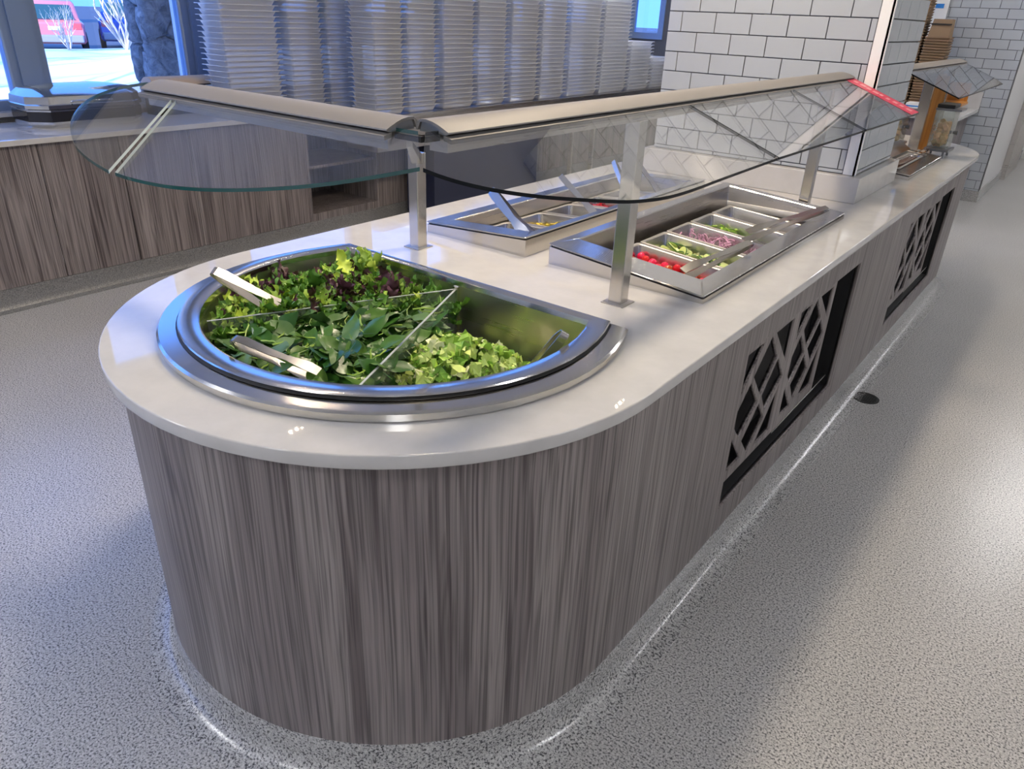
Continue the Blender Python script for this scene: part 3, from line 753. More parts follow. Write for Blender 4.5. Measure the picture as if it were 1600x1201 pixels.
# pans of the window-side well
PL = [2.00+.215*k for k in range(5)]
for y, l in zip(PL, ['steel pan of shredded carrot in the window-side well', 'steel pan of yellow pepper strips in the window-side well', 'steel pan with a glass lid dish in the window-side well', 'steel pan of diced beets in the window-side well', 'empty steel pan at the far end of the window-side well']): pan(l, -1.70, -1.40, y, y+.205, zfL, -.055)
sh = [strip([(-.015, 0), (0, .004), (.015, 0)], .003, .002)]
cb = [box(-.006, .006, -.006, .006, -.006, .006)]
for k0, n, ms, mk, nm, lab, cat, top in ((0, 80, sh, 'carrot', 'carrot_shred', 'orange carrot shred in the window-side well', 'carrot', -.045), (1, 60, pe_me, 'corn', 'yellow_pepper_strip', 'yellow pepper strip in the window-side well', 'pepper', -.03), (3, 80, cb, 'beet', 'beet_cube', 'dark red beet cube in the window-side well', 'beet', -.025)):
    me2 = [m_.copy() for m_ in ms]
    for m_ in me2: m_.materials.clear(); m_.materials.append(M[mk])
    for k in range(n):
        x, y = R(-1.665, -1.435), R(PL[k0]+.035, PL[k0]+.17)
        o = bpy.data.objects.new(nm, random.choice(me2)); COL.objects.link(o); o.location = (x, y, zfL(x)-.055+top-.02+.02*k/n); o.rotation_euler = (R(-.7, .7), R(-.7, .7), R(0, 6)); T(o, lab, cat, nm.replace('_', ' ')+'s')
tongs('wide steel tongs standing in the near pan of the window-side well', (-1.715, 2.13, 1.012), (-1.46, 2.06, .885), .28, .06, .034, 1.1)
tongs('steel tongs standing in the middle of the window-side well', (-1.70, 2.56, 1.010), (-1.47, 2.50, .89), .27, .05, .024, .9)
tongs('steel tongs leaning over the beet pan of the window-side well', (-1.70, 2.98, 1.020), (-1.44, 2.72, .90), .34, .05, .020, .9)
tongs('steel tongs at the far end of the window-side well', (-1.62, 3.08, 1.000), (-1.42, 2.93, .915), .24, .04, .018, .6)
# far well content
obj('lid_plate', mesh('lid', [(-.965, 4.40, .995), (-.90, 4.40, .95), (-.90, 5.12, .95), (-.965, 5.12, .995), (-.965, 4.40, .999), (-.896, 4.40, .954), (-.896, 5.12, .954), (-.965, 5.12, .999)], [(0, 1, 2, 3), (4, 5, 6, 7), (0, 1, 5, 4), (1, 2, 6, 5), (2, 3, 7, 6), (3, 0, 4, 7)]), 'steel', bpy.data.objects['topping_well.002'])
pan('brown food pan in the well beyond the tiled pillar', -.895, -.81, 4.48, 5.08, zfF, -.004, .05)
M['broth'] = mat('brown sauce', (.12, .045, .02), .25)
T(obj('sauce', box(-.885, -.82, 4.49, 5.07, zfF(-.85)-.03, zfF(-.85)-.018), 'broth'), 'brown sauce surface in the pan beyond the tiled pillar', 'sauce')
tongs('steel tongs lying on the well beyond the tiled pillar', (-.80, 5.10, .965), (-.86, 4.62, .935), .47, .03, .022, .3)

# ------------------------------------------------------------------ sneeze guard
SL = .384; RX, RY, RZ = -.895, .934, 1.407
g2z = lambda x: 1.400-SL*(x-RX)
g1z = lambda y: 1.400-SL*(RY-y)
sg = thing('sneeze_guard', 'L-shaped glass sneeze guard with aluminium rails over the salad bin and wells', 'sneeze guard', (-.917, 1.702, ZC))
def post(x, y, z1, par, s=.04):
    p = obj('post', box(x-s/2, x+s/2, y-s/2, y+s/2, ZC, z1, bev=.002), 'steel', par)
    obj('foot_plate', box(x-s*.85, x+s*.85, y-s*.85, y+s*.85, ZC, ZC+.003, bev=.001), 'steel_dark', p)
post(-1.673, 1.702, 1.20, sg); post(-.917, 1.702, 1.376, sg); post(-.917, 3.25, 1.376, sg)
obj('arm', loft([[(-1.673+a, 1.702+a*.9, 1.165+b) for a, b in ((-.012, 0), (.012, 0), (.012, .03), (-.012, .03))], [(-1.00+a, 1.00+a*.9, 1.372+b) for a, b in ((-.004, 0), (.004, 0), (.004, .010), (-.004, .010))]], True, True), 'steel', sg)
cap_prof = [(0, 0), (-.001, .0025), (-.012, .0075), (-.024, .0125), (-.038, .0170), (-.054, .0195), (-.068, .0185), (-.077, .012), (-.079, .000), (-.074, .000), (-.068, .014), (-.054, .0145), (-.038, .012), (-.026, .008), (-.014, .003), (-.006, -.002)]
def rail(axis, a0, a1, par, led=True):
    f = (lambda w, z, a: (RX+w, a, RZ+z)) if axis == 'y' else (lambda w, z, a: (a, RY-w, RZ+z))
    r = obj('rail_cap', loft([[f(w, z, a) for w, z in cap_prof] for a in (a0, a1)], True, True, ang=25), 'alu', par)
    endp = [(-.006, -.003), (-.014, .003), (-.026, .008), (-.038, .012), (-.054, .0145), (-.067, .013), (-.072, -.002)]
    obj('rail_end', loft([[f(w, z, a) for w, z in endp] for a in (a0+.003, a1-.003)], True, True), 'alu_end', par)
    bp_ = [(-.012, -.002), (-.012, -.034), (-.055, -.034), (-.055, -.002)]
    b = obj('rail_body', loft([[f(w, z, a) for w, z in bp_] for a in (a0+.01, a1-.01)], True, True), 'steel_dark', par)
    if led:
        n = int((a1-a0)/.03); L = []
        for k in range(n):
            a = a0+.03+(a1-a0-.06)*k/(n-1); c = f(-.033, -.0375, a); L.append((c[0]-.005, c[0]+.005, c[1]-.005, c[1]+.005, c[2]-.001, c[2]+.001))
        obj('led_strip', boxes(L), 'led_rail', b)
    obj('glass_clamp', loft([[f(w, z, a) for w, z in ((.006, -.008), (.006, -.016), (-.012, -.012), (-.012, -.003))] for a in (a0, a1)], True, True), 'alu', par)
rail('y', .990, 3.52, sg, False); rail('x', -1.815, -.990, sg, False)
obj('corner_connector', boxes([(-.995, -.93, .958, .975, 1.392, 1.402), (-.945, -.925, .965, 1.00, 1.392, 1.402)]), 'black', sg)
def glass_panel(name, out, zf, par, t=.0065, edge='edge', light=()):
    top = [(x, y, zf(x, y)) for x, y in out]; bot = [(x, y, zf(x, y)-t) for x, y in out]; n = len(out)
    me = mesh(name, top+bot, [tuple(range(n)), tuple(range(2*n-1, n-1, -1))]+[(i, (i+1) % n, n+(i+1) % n, n+i) for i in range(n)])
    me.materials.append(M['glass']); me.materials.append(M[edge])
    for p in me.polygons[2:]: p.material_index = 1
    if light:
        me.materials.append(M['edge_glint'])
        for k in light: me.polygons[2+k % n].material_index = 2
    o = bpy.data.objects.new(name, me); COL.objects.link(o); o.parent = par; o.matrix_parent_inverse = par.matrix_basis.inverted(); return o
def smooth_out(pts, it=2):
    for _ in range(it):
        q = [pts[0]]
        for a, b in zip(pts, pts[1:]): q += [(a[0]*.75+b[0]*.25, a[1]*.75+b[1]*.25), (a[0]*.25+b[0]*.75, a[1]*.25+b[1]*.75)]
        pts = q+[pts[-1]]
    return pts
g1 = smooth_out([(-1.86, .978), (-1.925, .945), (-1.957, .897), (-1.94, .848), (-1.877, .793), (-1.80, .754), (-1.713, .719), (-1.63, .698), (-1.551, .684), (-1.485, .676)])
ga = [(-1.676, .945)]
obj_g = glass_panel('glass_panel', g1+[(-1.487, .676), (-1.684, .945), (-1.69, .96)], lambda x, y: g1z(y), sg, light=(-4, -3, -2))
g1b = smooth_out([(-1.462, .676), (-1.411, .674), (-1.309, .679), (-1.228, .692), (-1.157, .710), (-1.094, .731), (-1.038, .753), (-.985, .778), (-.938, .805), (-.893, .834), (-.846, .867)])
glass_panel('glass_panel', [(-1.672, .96), (-1.664, .942)]+g1b+[(-.939, .960)], lambda x, y: g1z(y), sg, light=(0, 1))
g2 = smooth_out([(-.832, .860), (-.799, .882), (-.765, .920), (-.736, .967), (-.709, 1.021), (-.685, 1.082), (-.665, 1.135), (-.643, 1.2), (-.628, 1.284), (-.623, 1.36), (-.623, 1.45), (-.626, 1.58), (-.630, 1.928)])
glass_panel('glass_panel', g2+[(-.915, 1.928), (-.922, .960)], lambda x, y: g2z(x), sg, edge='edge_black')
glass_panel('glass_panel', [(-.630, 1.934), (-.626, 2.737), (-.915, 2.737), (-.915, 1.934)], lambda x, y: g2z(x), sg, edge='edge_black')
glass_panel('glass_panel', [(-.626, 2.742), (-.622, 3.535), (-.915, 3.535), (-.915, 2.742)], lambda x, y: g2z(x), sg, edge='edge_black')
lb = obj('red_label', mesh('label', [(-.905, 3.400, g2z(-.905)+.0015), (-.624, 3.400, g2z(-.624)+.0015), (-.624, 3.532, g2z(-.624)+.0015), (-.905, 3.532, g2z(-.905)+.0015)], [(0, 1, 2, 3)]), 'red', sg)
T(lb, 'red printed warning strip along the end of the glass')
V, F = [], []
for k in range(9):
    x0 = -.885+.028*k; x1 = x0+.028*R(.45, .85); y0 = 3.445+R(0, .01); y1 = y0+.04
    i = len(V); V += [(x0, y0, g2z(x0)+.0022), (x1, y0, g2z(x1)+.0022), (x1, y1, g2z(x1)+.0022), (x0, y1, g2z(x0)+.0022)]; F.append((i, i+1, i+2, i+3))
obj('faint_print', mesh('print', V, F), 'pink', lb)
sg2 = thing('sneeze_guard', 'short glass sneeze guard beyond the tiled pillar', 'sneeze guard', (-.93, 5.0, ZC))
rail('y', 4.42, 6.30, sg2, False)
glass_panel('glass_panel', [(-.630, 4.50), (-.630, 6.12), (-.70, 6.22), (-.915, 6.30), (-.915, 4.50)], lambda x, y: g2z(x), sg2, edge='edge_black')
post(-.935, 5.42, 1.376, sg2, .06); post(-.93, 6.05, 1.376, sg2)

# ------------------------------------------------------------------ croutons and bread display beyond the pillar
tw = thing('dispenser_tower', 'orange oak dispenser tower with steel frame at the far end of the island', 'dispenser', (-.90, 5.68, ZC))
obj('oak_board', box(-.945, -.858, 5.56, 5.60, ZC, 1.345), 'oak', tw)
obj('oak_board', box(-.945, -.925, 5.60, 5.86, ZC, 1.345), 'oak', tw)
obj('oak_shelf', box(-.925, -.76, 5.60, 5.84, 1.175, 1.19), 'oak', tw)
obj('oak_back', box(-.925, -.77, 5.845, 5.86, 1.19, 1.30), 'oak', tw)
obj('steel_edge', boxes([(-.858, -.850, 5.555, 5.61, ZC, 1.345), (-.951, -.945, 5.555, 5.61, ZC, 1.345)]), 'steel', tw)
M['bread'] = mat('toasted bread', (.66, .43, .20), .7, var=.3)
def crouton_bin(label, x0, x1, y0, y1, z0, z1, n, glab):
    t = thing('crouton_bin', label, 'food bin', ((x0+x1)/2, (y0+y1)/2, ZC))
    obj('stand', boxes([(x0-.01, x1+.02, y0-.01, y1+.01, z0-.018, z0-.004), (x0, x0+.012, y0, y0+.012, ZC, z0-.018), (x1-.012, x1, y0, y0+.012, ZC, z0-.018), (x0, x0+.012, y1-.012, y1, ZC, z0-.018), (x1-.012, x1, y1-.012, y1, ZC, z0-.018)]), 'alu_end', t)
    obj('acrylic_box', boxes([(x0, x1, y0, y0+.003, z0, z1), (x0, x1, y1-.003, y1, z0, z1), (x0, x0+.003, y0, y1, z0, z1), (x1-.003, x1, y0, y1, z0, z1)]), 'acrylic', t)
    obj('lid', boxes([(x0-.004, x1+.03, y0-.004, y1+.004, z1, z1+.012)]), 'alu_end', t)
    obj('knob', tube([(x1+.003, (y0+y1)/2, z0+.09), (x1+.03, (y0+y1)/2, z0+.09)], [.008, .014], 8), 'alu_end', t)
    me = box(-.015, .015, -.013, .013, -.012, .012, bev=.003); me.materials.append(M['bread'])
    for k in range(n):
        o = bpy.data.objects.new('crouton', me); COL.objects.link(o)
        o.location = (R(x0+.02, x1-.02), R(y0+.02, y1-.02), z0+.016+(z1-z0)*.6*(k/n)**1.3); o.rotation_euler = (R(0, 3), R(0, 3), R(0, 3))
        T(o, glab, 'crouton', glab.split(' in ')[0]+'s')
crouton_bin('clear bin of croutons on a dark stand right of the oak board', -.840, -.735, 5.28, 5.46, .955, 1.17, 40, 'toasted crouton in the clear bin right of the oak board')
crouton_bin('clear bin of toasted bread left of the oak board', -1.12, -1.03, 5.42, 5.58, .945, 1.13, 40, 'toasted bread cube in the clear bin left of the oak board')
T(obj('knob_tray', box(-.84, -.745, 5.28, 5.47, 1.183, 1.205, bev=.004), 'black'), 'black tray lying on the lid of the crouton bin', 'tray')

# ------------------------------------------------------------------ window-side cabinets
T(obj('window_worktop', box(WX+.10, -4.53, -4.0, 9.0, ZC-.03, ZC, bev=.003), 'quartz'), 'long white worktop under the windows', 'worktop')
def cabinet(y0, y1, doors, label, open_=False):
    t = thing('base_cabinet', label, 'cabinet', (CABX, (y0+y1)/2, 0), 'base cabinets under the windows')
    if open_:
        w = .022
        obj('carcass', boxes([(WX+.12, CABX+.0, y0+.002, y0+w, .12, .868), (WX+.12, CABX+.0, y1-w, y1-.002, .12, .868), (WX+.12, CABX+.0, y0+w, y1-w, .12, .175), (WX+.12, CABX, y0+w, y1-w, .84, .868), (WX+.12, WX+.14, y0+w, y1-w, .175, .84)]), 'wood', t)
        obj('shelf', box(WX+.14, CABX-.03, y0+w, y1-w, .50, .52), 'wood', t)
    else:
        obj('carcass', box(WX+.12, CABX-.022, y0+.002, y1-.002, .12, .868), 'black', t)
        n = len(doors)+1; e = [y0]+list(doors)+[y1]
        for a, b in zip(e, e[1:]):
            d = obj('door', box(CABX-.020, CABX, a+.0025, b-.0025, .122, .866), 'wood', t)
            if a == y0 or b == y1:
                for z in (.20, .66):
                    yy = a+.003 if a == y0 else b-.003
                    obj('hinge', box(CABX-.02, CABX-.004, yy-.006, yy+.002, z, z+.05), 'steel', d)
cabinet(-.95, -.06, [-.5], 'wood laminate base cabinet at the left end of the window run')
cabinet(-.06, .83, [.385], 'wood laminate base cabinet second from the left end of the window run')
cabinet(.83, 1.72, [1.275], 'wood laminate two-door cabinet left of the chafing dish')
cabinet(1.72, 2.605, [2.163], 'wood laminate two-door cabinet below the chafing dish')
cabinet(2.605, 3.495, [], 'wood laminate cabinet left of the open shelf unit')
cabinet(3.495, 4.20, [], 'open wood laminate shelf unit under the windows', True)
cabinet(4.20, 4.53, [], 'narrow wood laminate cabinet right of the open shelf unit')
for k, (a, b) in enumerate(((4.53, 5.5), (5.5, 6.5), (6.5, 7.5), (7.5, 9.0))): cabinet(a, b, [(a+b)/2], 'wood laminate cabinet behind the container stand, number %s from the near end' % ['one', 'two', 'three', 'four'][k])
struct('baseboard_left', loft([[(CABX+.0, -4.0, .12), (CABX+.004, -4.0, .04), (CABX+.02, -4.0, .012), (CABX+.05, -4.0, .002), (CABX+.05, -4.0, 0), (WX, -4.0, 0), (WX, -4.0, .12)], [(CABX+.0, 9.1, .12), (CABX+.004, 9.1, .04), (CABX+.02, 9.1, .012), (CABX+.05, 9.1, .002), (CABX+.05, 9.1, 0), (WX, 9.1, 0), (WX, 9.1, .12)]], True, True), 'cove_shaded')

# chafing dish
cd = thing('chafing_dish', 'chrome octagonal chafing dish on the worktop under the window', 'chafing dish', (-5.0, 2.16, ZC))
def octo(x0, x1, y0, y1, c, z): return [(x0+c, y0, z), (x1-c, y0, z), (x1, y0+c, z), (x1, y1-c, z), (x1-c, y1, z), (x0+c, y1, z), (x0, y1-c, z), (x0, y0+c, z)]
obj('water_pan', loft([octo(-5.17, -4.81, 1.85, 2.49, .09, ZC), octo(-5.18, -4.80, 1.84, 2.50, .09, ZC+.02), octo(-5.18, -4.80, 1.84, 2.50, .09, ZC+.10)], True), 'chrome', cd)
obj('dark_band', loft([octo(-5.183, -4.797, 1.837, 2.503, .09, ZC+.035), octo(-5.184, -4.796, 1.836, 2.504, .09, ZC+.036), octo(-5.184, -4.796, 1.836, 2.504, .09, ZC+.088), octo(-5.183, -4.797, 1.837, 2.503, .09, ZC+.089)]), 'dark_gloss', cd)
obj('rim_band', loft([octo(-5.185, -4.795, 1.835, 2.505, .09, ZC+.10), octo(-5.19, -4.79, 1.83, 2.51, .09, ZC+.105), octo(-5.19, -4.79, 1.83, 2.51, .09, ZC+.125), octo(-5.185, -4.795, 1.835, 2.505, .09, ZC+.13)]), 'chrome', cd)
obj('lid', loft([octo(-5.185, -4.795, 1.835, 2.505, .09, ZC+.13), octo(-5.18, -4.80, 1.84, 2.50, .09, ZC+.170), octo(-5.15, -4.84, 1.88, 2.46, .08, ZC+.205), octo(-5.06, -4.93, 2.0, 2.34, .05, ZC+.222)], False, True), 'chrome', cd)
obj('handle', tube([(-4.80, 2.05, ZC+.14), (-4.775, 2.06, ZC+.145), (-4.775, 2.28, ZC+.145), (-4.80, 2.29, ZC+.14)], .006, 8), 'chrome', cd)
sb = thing('display_box', 'low dark box with a tan rounded top behind the chafing dish', 'box', (-5.05, 2.95, ZC))
obj('body', box(-5.12, -4.98, 2.66, 3.24, ZC, 1.085), 'black', sb)
obj('rounded_top', loft([[(-5.05+.075*math.cos(t), y, 1.085+.05*math.sin(t)) for t in [math.pi*k/10 for k in range(11)]] for y in (2.655, 3.245)], True, True), 'tan', sb)

# ------------------------------------------------------------------ container stand and clear containers
st = thing('container_stand', 'steel and navy stand carrying stacks of clear containers beside the window cabinets', 'stand', (-4.35, 5.5, 0))
obj('top_shelf', box(-4.525, -4.17, 3.83, 8.55, .865, .885), 'steel', st)
obj('apron', box(-4.515, -4.18, 3.85, 8.53, .64, .865), 'steel_dark', st)
obj('navy_body', box(-4.50, -4.19, 4.46, 5.88, .06, .64), 'navy', st)
for y in (4.5, 5.84, 6.9, 8.4):
    for x in (-4.48, -4.22): obj('leg', box(x-.018, x+.018, y-.018, y+.018, 0, .64), 'steel_dark', st)
def box_mesh(wx, wy, h):
    """open clear container with a rolled rim, its body tapering downwards"""
    g = lambda d, z: [(a, b, z) for a, b in rrect(-wx/2+d, wx/2-d, -wy/2+d, wy/2-d, .014, 2)]
    me = loft([g(.000, h-.004), g(.000, h), g(.008, h), g(.016, h-.006), g(.030, h*.35), g(.036, .004), g(.046, 0)], False, True, ang=60); me.materials.append(M['plastic']); return me
cm_cache = {}
def stack(x, y, wx, wy, z0, z1, pitch, label, group):
    k = (wx, round(wy, 3)); me = cm_cache.setdefault(k, None) or box_mesh(wx, wy, .052); cm_cache[k] = me
    z = z0
    while z < z1:
        o = bpy.data.objects.new('clear_container', me); COL.objects.link(o)
        o.location = (x+R(-.002, .002), y+R(-.002, .002), z); o.rotation_euler = (0, 0, R(-.006, .006)); T(o, label, 'container', group); z += pitch
PT = .033
def cst(y0, y1, x, wx, z0, z1, where):
    stack(x, (y0+y1)/2, wx, y1-y0-.002, z0, z1, PT, 'clear plastic container nested in the %s' % where, 'containers of the %s' % where)
cst(2.97, 3.43, -4.76, .28, ZC+.001, 1.74, 'clear stack nearest the window frame')
cst(3.47, 3.79, -4.74, .28, ZC+.001, 1.74, 'second clear stack from the window frame')
cst(3.80, 4.12, -4.74, .28, ZC+.001, 1.74, 'third clear stack from the window frame')
for i, (a, b) in enumerate(((3.87, 4.20), (4.21, 4.55), (4.59, 5.0), (5.01, 5.42), (5.45, 5.88), (5.89, 6.32), (6.35, 6.92), (6.94, 7.50))):
    cst(a, b, -4.345, .29, .886, 1.74, '%s tall clear stack on the steel stand' % ['first', 'second', 'third', 'fourth', 'fifth', 'sixth', 'seventh', 'eighth'][i])
cst(7.52, 8.02, -4.345, .29, .886, 1.34, 'lower clear stack near the far window')
cst(8.03, 8.52, -4.345, .29, .886, 1.16, 'lowest clear stack at the end of the steel stand')

# ------------------------------------------------------------------ far counter with kraft boxes
fc = thing('far_counter', 'wood laminate counter with white top against the far tiled wall', 'counter', (-1.9, 8.7, 0))
obj('body', box(-2.9, -1.15, 7.95, FWY-.02, .10, .868), 'wood', fc)
obj('top', box(-2.95, -1.075, 7.90, FWY-.012, .868, .90, bev=.003), 'quartz', fc)
obj('backsplash', box(-2.95, -1.075, FWY-.03, FWY-.011, .90, 1.06), 'quartz', fc)
def kraft_stack(x, y, w, d, z0, n, lab, grp):
    g = lambda e, z: [(-w/2+e, -d/2+e, z), (w/2-e, -d/2+e, z), (w/2-e, d/2-e, z), (-w/2+e, d/2-e, z)]
    me = loft([g(0, .060), g(.004, .060), g(.02, .002), g(.016, 0)], True, True); me = loft([g(.045, 0), g(0, .054), g(.0, .060), g(.006, .060), g(.048, .006)], True, True); me.materials.append(M['kraft'])
    for k in range(n):
        o = bpy.data.objects.new('kraft_box', me); COL.objects.link(o); o.location = (x+R(-.003, .003), y, z0+.024*k); o.rotation_euler = (0, 0, R(-.02, .02)); T(o, lab, 'box', grp)
kraft_stack(-1.765, 8.75, .20, .22, .901, 42, 'brown kraft tray nested in the tall stack beside the tiled pillar', 'tall kraft stack')
kraft_stack(-1.535, 8.72, .22, .22, .901, 25, 'brown kraft tray nested in the shorter stack before the far tiles', 'short kraft stack')
bx = thing('kraft_carton', 'brown kraft carton standing on the shorter kraft stack', 'box', (-1.535, 8.72, 1.537))
obj('carton', loft([[(-1.63, 8.64, 1.5375), (-1.44, 8.64, 1.5375), (-1.44, 8.80, 1.5375), (-1.63, 8.80, 1.5375)], [(-1.61, 8.65, 1.69), (-1.45, 8.65, 1.69), (-1.45, 8.79, 1.69), (-1.61, 8.79, 1.69)]], True, True), 'kraft', bx)
obj('label_band', box(-1.622, -1.444, 8.635, 8.642, 1.64, 1.652), 'black', bx)
M['blue'] = mat('blue sticker', (.03, .22, .62), .4)
T(obj('blue_sticker', box(-1.715, -1.64, FWY-.034, FWY-.030, 1.79, 1.83), 'blue'), 'small blue sticker on the white trim beside the far tiles', 'sticker')
tr = thing('napkin_tray', 'steel tray with white and blue napkins behind the oak dispenser', 'tray', (-1.5, 8.37, .90))
obj('tray', box(-1.62, -1.38, 8.28, 8.46, .901, .920), 'steel', tr)
for k in range(4): obj('napkin', box(-1.60+.002*k, -1.40, 8.29, 8.45, .921+.012*k, .931+.012*k), 'blue' if k == 1 else 'trim', tr)

# ------------------------------------------------------------------ outdoors
V, F = [], []
nx, ny = 90, 110
for i in range(nx+1):
    for j in range(ny+1):
        t = i/nx; x = -5.6-21.9*t**1.5; y = -22+62*j/ny
        V.append((x, y, .03+(.17*math.sin(y*1.0+x*.35+1)*math.cos(x*.5)+.10*math.sin(x*1.4-y*.7)+.05*math.sin(2.5*x+1.3*y))*min(1, (-5.0-x)/4, (27.6+x)/5)-(.5 if i == nx else 0)))
for i in range(nx):
    for j in range(ny): a = i*(ny+1)+j; F.append((a, a+1, a+ny+2, a+ny+1))
T(obj('snow_ground', mesh('snow', V, F, True), 'snow'), 'sunlit snow field outside the windows', 'snow', None, 'stuff')
struct('floor_outside', box(-140, -5.6, -90, 140, -.5, -.2), 'asphalt')
# stone pillar, built of separate stones
M['stone'] = mat('grey field stone', (.36, .36, .37), .85, var=.22)
M['mortar'] = mat('pale mortar', (.22, .22, .22), .9)
_nt = M['stone'].node_tree; _b = _nt.nodes['Principled BSDF']
_n = noise(_nt, 13, mapped(_nt, (1, 1, 1)), 8, .72, .6); _bp = N(_nt, 'ShaderNodeBump'); _bp.inputs['Strength'].default_value = 1.0; _bp.inputs['Distance'].default_value = .05
_nt.links.new(_n.outputs[0], _bp.inputs['Height']); _nt.links.new(_bp.outputs[0], _b.inputs['Normal'])
_r = ramp(_nt, [(.36, (.45, .45, .46)), (.5, (.95, .95, .95)), (.62, (1.35, 1.33, 1.3))]); _nt.links.new(_n.outputs[0], _r.inputs[0])
_src = _b.inputs['Base Color'].links[0].from_socket; _nt.links.new(mixc(_nt, _src, _r.outputs[0], 1.0, 'MULTIPLY'), _b.inputs['Base Color'])
sp = thing('stone_pillar', 'rough grey stone pillar standing in the snow outside the window', 'pillar', (-6.14, 3.44, 0))
obj('mortar_core', box(-6.25, -6.03, 3.26, 3.63, 0, 2.9), 'mortar', sp)
rs = random.Random(3)
def clip(poly, mx, my, nx_, ny_):
    out = []
    for (ax, ay), (bx_, by_) in zip(poly, poly[1:]+poly[:1]):
        da, db = (ax-mx)*nx_+(ay-my)*ny_, (bx_-mx)*nx_+(by_-my)*ny_
        if da <= 0: out.append((ax, ay))
        if da*db < 0: t = da/(da-db); out.append((ax+(bx_-ax)*t, ay+(by_-ay)*t))
    return out
for face, a0, a1 in (('e', 3.21, 3.68), ('s', -6.27, -6.0), ('n', -6.27, -6.0)):
    sd = [(rs.uniform(a0, a1), rs.uniform(0, 2.9)) for _ in range(36 if face == 'e' else 22)]
    for i, (px, pz) in enumerate(sd):
        poly = rect(a0, a1, 0, 2.9)
        for j, (qx, qz) in enumerate(sd):
            if i != j and poly: poly = clip(poly, (px+qx)/2, (pz+qz)/2, qx-px, qz-pz)
        if len(poly) < 3: continue
        cx = sum(p[0] for p in poly)/len(poly); cz = sum(p[1] for p in poly)/len(poly)
        pts = []
        for (ax, az), (bx_, bz) in zip(poly, poly[1:]+poly[:1]):
            n = max(1, int(math.hypot(bx_-ax, bz-az)/.07))
            for k in range(n): pts.append((ax+(bx_-ax)*k/n+rs.uniform(-.008, .008), az+(bz-az)*k/n+rs.uniform(-.008, .008)))
        bulge = rs.uniform(.015, .05); lp = []
        for f, d in ((.985, -.05), (.97, rs.uniform(0, .012)), (.80, bulge*.7), (.45, bulge)):
            lp.append([(cx+(a-cx)*f, d+(rs.uniform(-.010, .010) if d > 0 else 0), cz+(b-cz)*f) for a, b in pts])
        mp = {'e': lambda q: (-6.01+q[1], q[0], q[2]), 's': lambda q: (q[0], 3.24-q[1], q[2]), 'n': lambda q: (q[0], 3.65+q[1], q[2])}[face]
        me = loft([[mp(q) for q in L] for L in lp], False, True, ang=50); obj('stone', me, 'stone', sp)
# bare shrubs
M['twig'] = mat('pale bare twig', (.62, .56, .46), .8)
def shrub(loc, n, h, label, seed):
    rs = random.Random(seed); mes = []
    t = thing('bare_shrub', label, 'shrub', loc, 'bare shrubs in the snow')
    def grow(p, d, L, r, lev):
        q = [p]; 
        for k in range(3): d = (d+Vector((rs.uniform(-.18, .18), rs.uniform(-.18, .18), .06))).normalized(); q.append(q[-1]+d*L/3)
        mes.append(tube(q, [r, r*.85, r*.7, r*.5], 4))
        if lev:
            for k in range(3): grow(q[rs.choice((1, 2, 3))], (d+Vector((rs.uniform(-.7, .7), rs.uniform(-.7, .7), rs.uniform(-.1, .5)))).normalized(), L*.62, r*.55, lev-1)
    for k in range(n):
        a = rs.uniform(0, 6.28); s = rs.uniform(.15, .75)
        mes.clear(); grow(Vector(loc), Vector((math.cos(a)*s, math.sin(a)*s, 1)).normalized(), h*rs.uniform(.45, .65), .030*h/2 if h < 5 else .05, 2)
        obj('stem', join(mes), 'twig', t)
shrub((-26.6, 13.5, 0), 12, 2.9, 'tall bare shrub in the snow beside the stone pillar', 5)
shrub((-26.4, 11.6, 0), 7, 1.3, 'small bare shrub in front of the red car', 6)
shrub((-26.0, 9.0, 0), 8, 2.6, 'bare shrub at the left edge of the window view', 8)
shrub((-13.0, -4.0, 0), 5, 7.0, 'tall bare tree left of the windows', 11)
shrub((-19.0, -3.0, 0), 5, 7.5, 'tall bare tree further out left of the windows', 12)
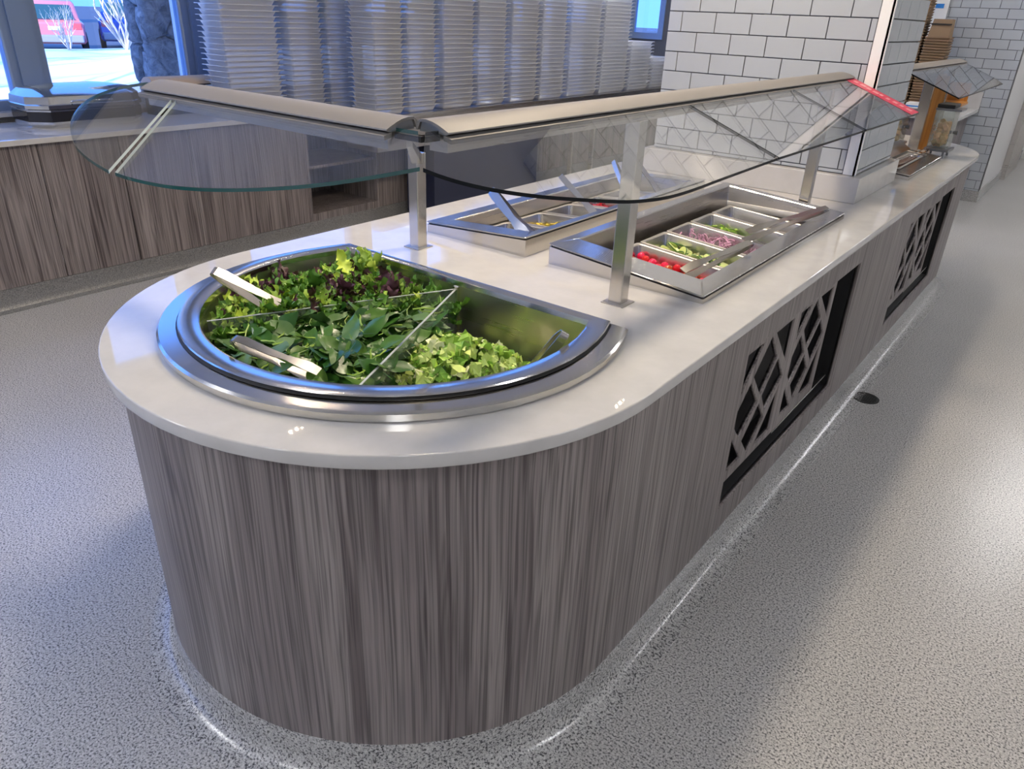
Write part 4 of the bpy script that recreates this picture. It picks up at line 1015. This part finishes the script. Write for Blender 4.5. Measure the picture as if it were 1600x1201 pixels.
# parked cars seen from behind
def car(name, label, loc, yaw, paint, sc=1.0, truck=False):
    t = thing(name, label, 'car', loc)
    mtx = Matrix.Translation(loc) @ Matrix.Rotation(yaw, 4, 'Z') @ Matrix.Scale(sc, 4)
    def add(nm, me, m, par=t):
        me.transform(mtx); return obj(nm, me, m, par)
    W2 = .92
    def sec(y, pts): return [(x, y, z) for x, z in pts]
    low = lambda w, z0, z1, c: [(-w+c, z0), (w-c, z0), (w, z0+c), (w, z1-c), (w-c, z1), (-w+c, z1), (-w, z1-c), (-w, z0+c)]
    bd = loft([sec(0, low(W2*.93, .42, .92, .10)), sec(.10, low(W2, .32, 1.0, .08)), sec(1.2, low(W2, .28, 1.02, .06)), sec(3.2, low(W2, .28, .98, .06)), sec(4.2, low(W2*.97, .30, .86, .08)), sec(4.5, low(W2*.85, .40, .76, .10))], True, True)
    body = add('body', bd, paint)
    rf = 1.68
    cabin = loft([sec(.12, low(W2*.88, .95, 1.12, .05)), sec(.45, low(W2*.80, .95, rf-.06, .08)), sec(.9, low(W2*.78, .95, rf, .08)), sec(2.2, low(W2*.78, .95, rf-.04, .08)), sec(3.05, low(W2*.86, .95, 1.02, .03))], True, True)
    add('cabin', cabin, paint)
    add('rear_window', loft([[(-.64, .06, 1.08), (.64, .06, 1.08), (.56, .33, rf-.17), (-.56, .33, rf-.17)], [(-.64, .20, 1.08), (.64, .20, 1.08), (.56, .47, rf-.17), (-.56, .47, rf-.17)]], True, True), 'carglass')
    add('bumper', box(-.84, .84, -.07, .08, .36, .60, bev=.04), 'bumper')
    for s in (-1, 1):
        add('tail_lamp', box(s*.70-.14, s*.70+.14, -.012, .10, .76, .96, bev=.02), 'taillamp')
        for y in (.85, 3.6):
            c = lambda r, x: [(x, y+r*math.cos(2*math.pi*k/18), .34+r*math.sin(2*math.pi*k/18)) for k in range(18)]
            add('wheel', loft([c(.2, s*.80), c(.34, s*.82), c(.34, s*.96), c(.2, s*.97)], True, True), 'tyre')
    add('number_plate', box(-.17, .17, -.016, .02, .74, .86), 'trim')
    return t
M['carred'] = mat('red car paint', (.58, .20, .23), .25, coat=.5)
M['carblue'] = mat('blue car paint', (.03, .10, .42), .25, coat=.5)
M['carglass'] = mat('tinted rear window', (.03, .09, .11), .05)
M['bumper'] = mat('grey bumper', (.30, .33, .38), .4)
M['taillamp'] = mat('tail lamp', (.62, .10, .12), .2)
M['tyre'] = mat('tyre', (.015, .015, .017), .7)
car('parked_car', 'red hatchback parked beyond the snow with its tail to the window', (-28.1, 11.98, -.2), math.radians(67), 'carred', .97)
car('parked_car', 'blue car parked beside the red hatchback beyond the snow', (-28.6, 14.75, -.2), math.radians(64), 'carblue', 1.05)
car('parked_car', 'dark blue car at the left edge of the window view', (-29.2, 9.3, -.2), math.radians(70), 'carblue', 1.0)

M['conifer'] = mat('blue green conifer', (.035, .065, .055), .8, var=.3)
rs = random.Random(21)
for k in range(9):
    y = 2+7.0*k+rs.uniform(-.5, .5); x = -62+rs.uniform(-4, 4)+y*.2; h = rs.uniform(9, 14)
    t = thing('conifer', 'dark conifer in the row behind the parked cars', 'tree', (x, y, -.2), 'conifers behind the parked cars')
    obj('trunk', tube([(x, y, -.2), (x, y, h*.5)], [.25, .1], 6), 'twig', t)
    lp = []
    for i in range(9):
        for rr in (1.0, .62):
            q = i/9; lp.append([(x+(2.7*(1-q)*rr+.05)*math.cos(a*.5236)*rs.uniform(.8, 1.2), y+(2.7*(1-q)*rr+.05)*math.sin(a*.5236)*rs.uniform(.8, 1.2), .6+h*q+(0 if rr == 1 else h*.06)) for a in range(12)])
    obj('needles', loft(lp, True, True), 'conifer', t)
for o in bpy.data.objects:
    if '_w' in o: del o['_w']
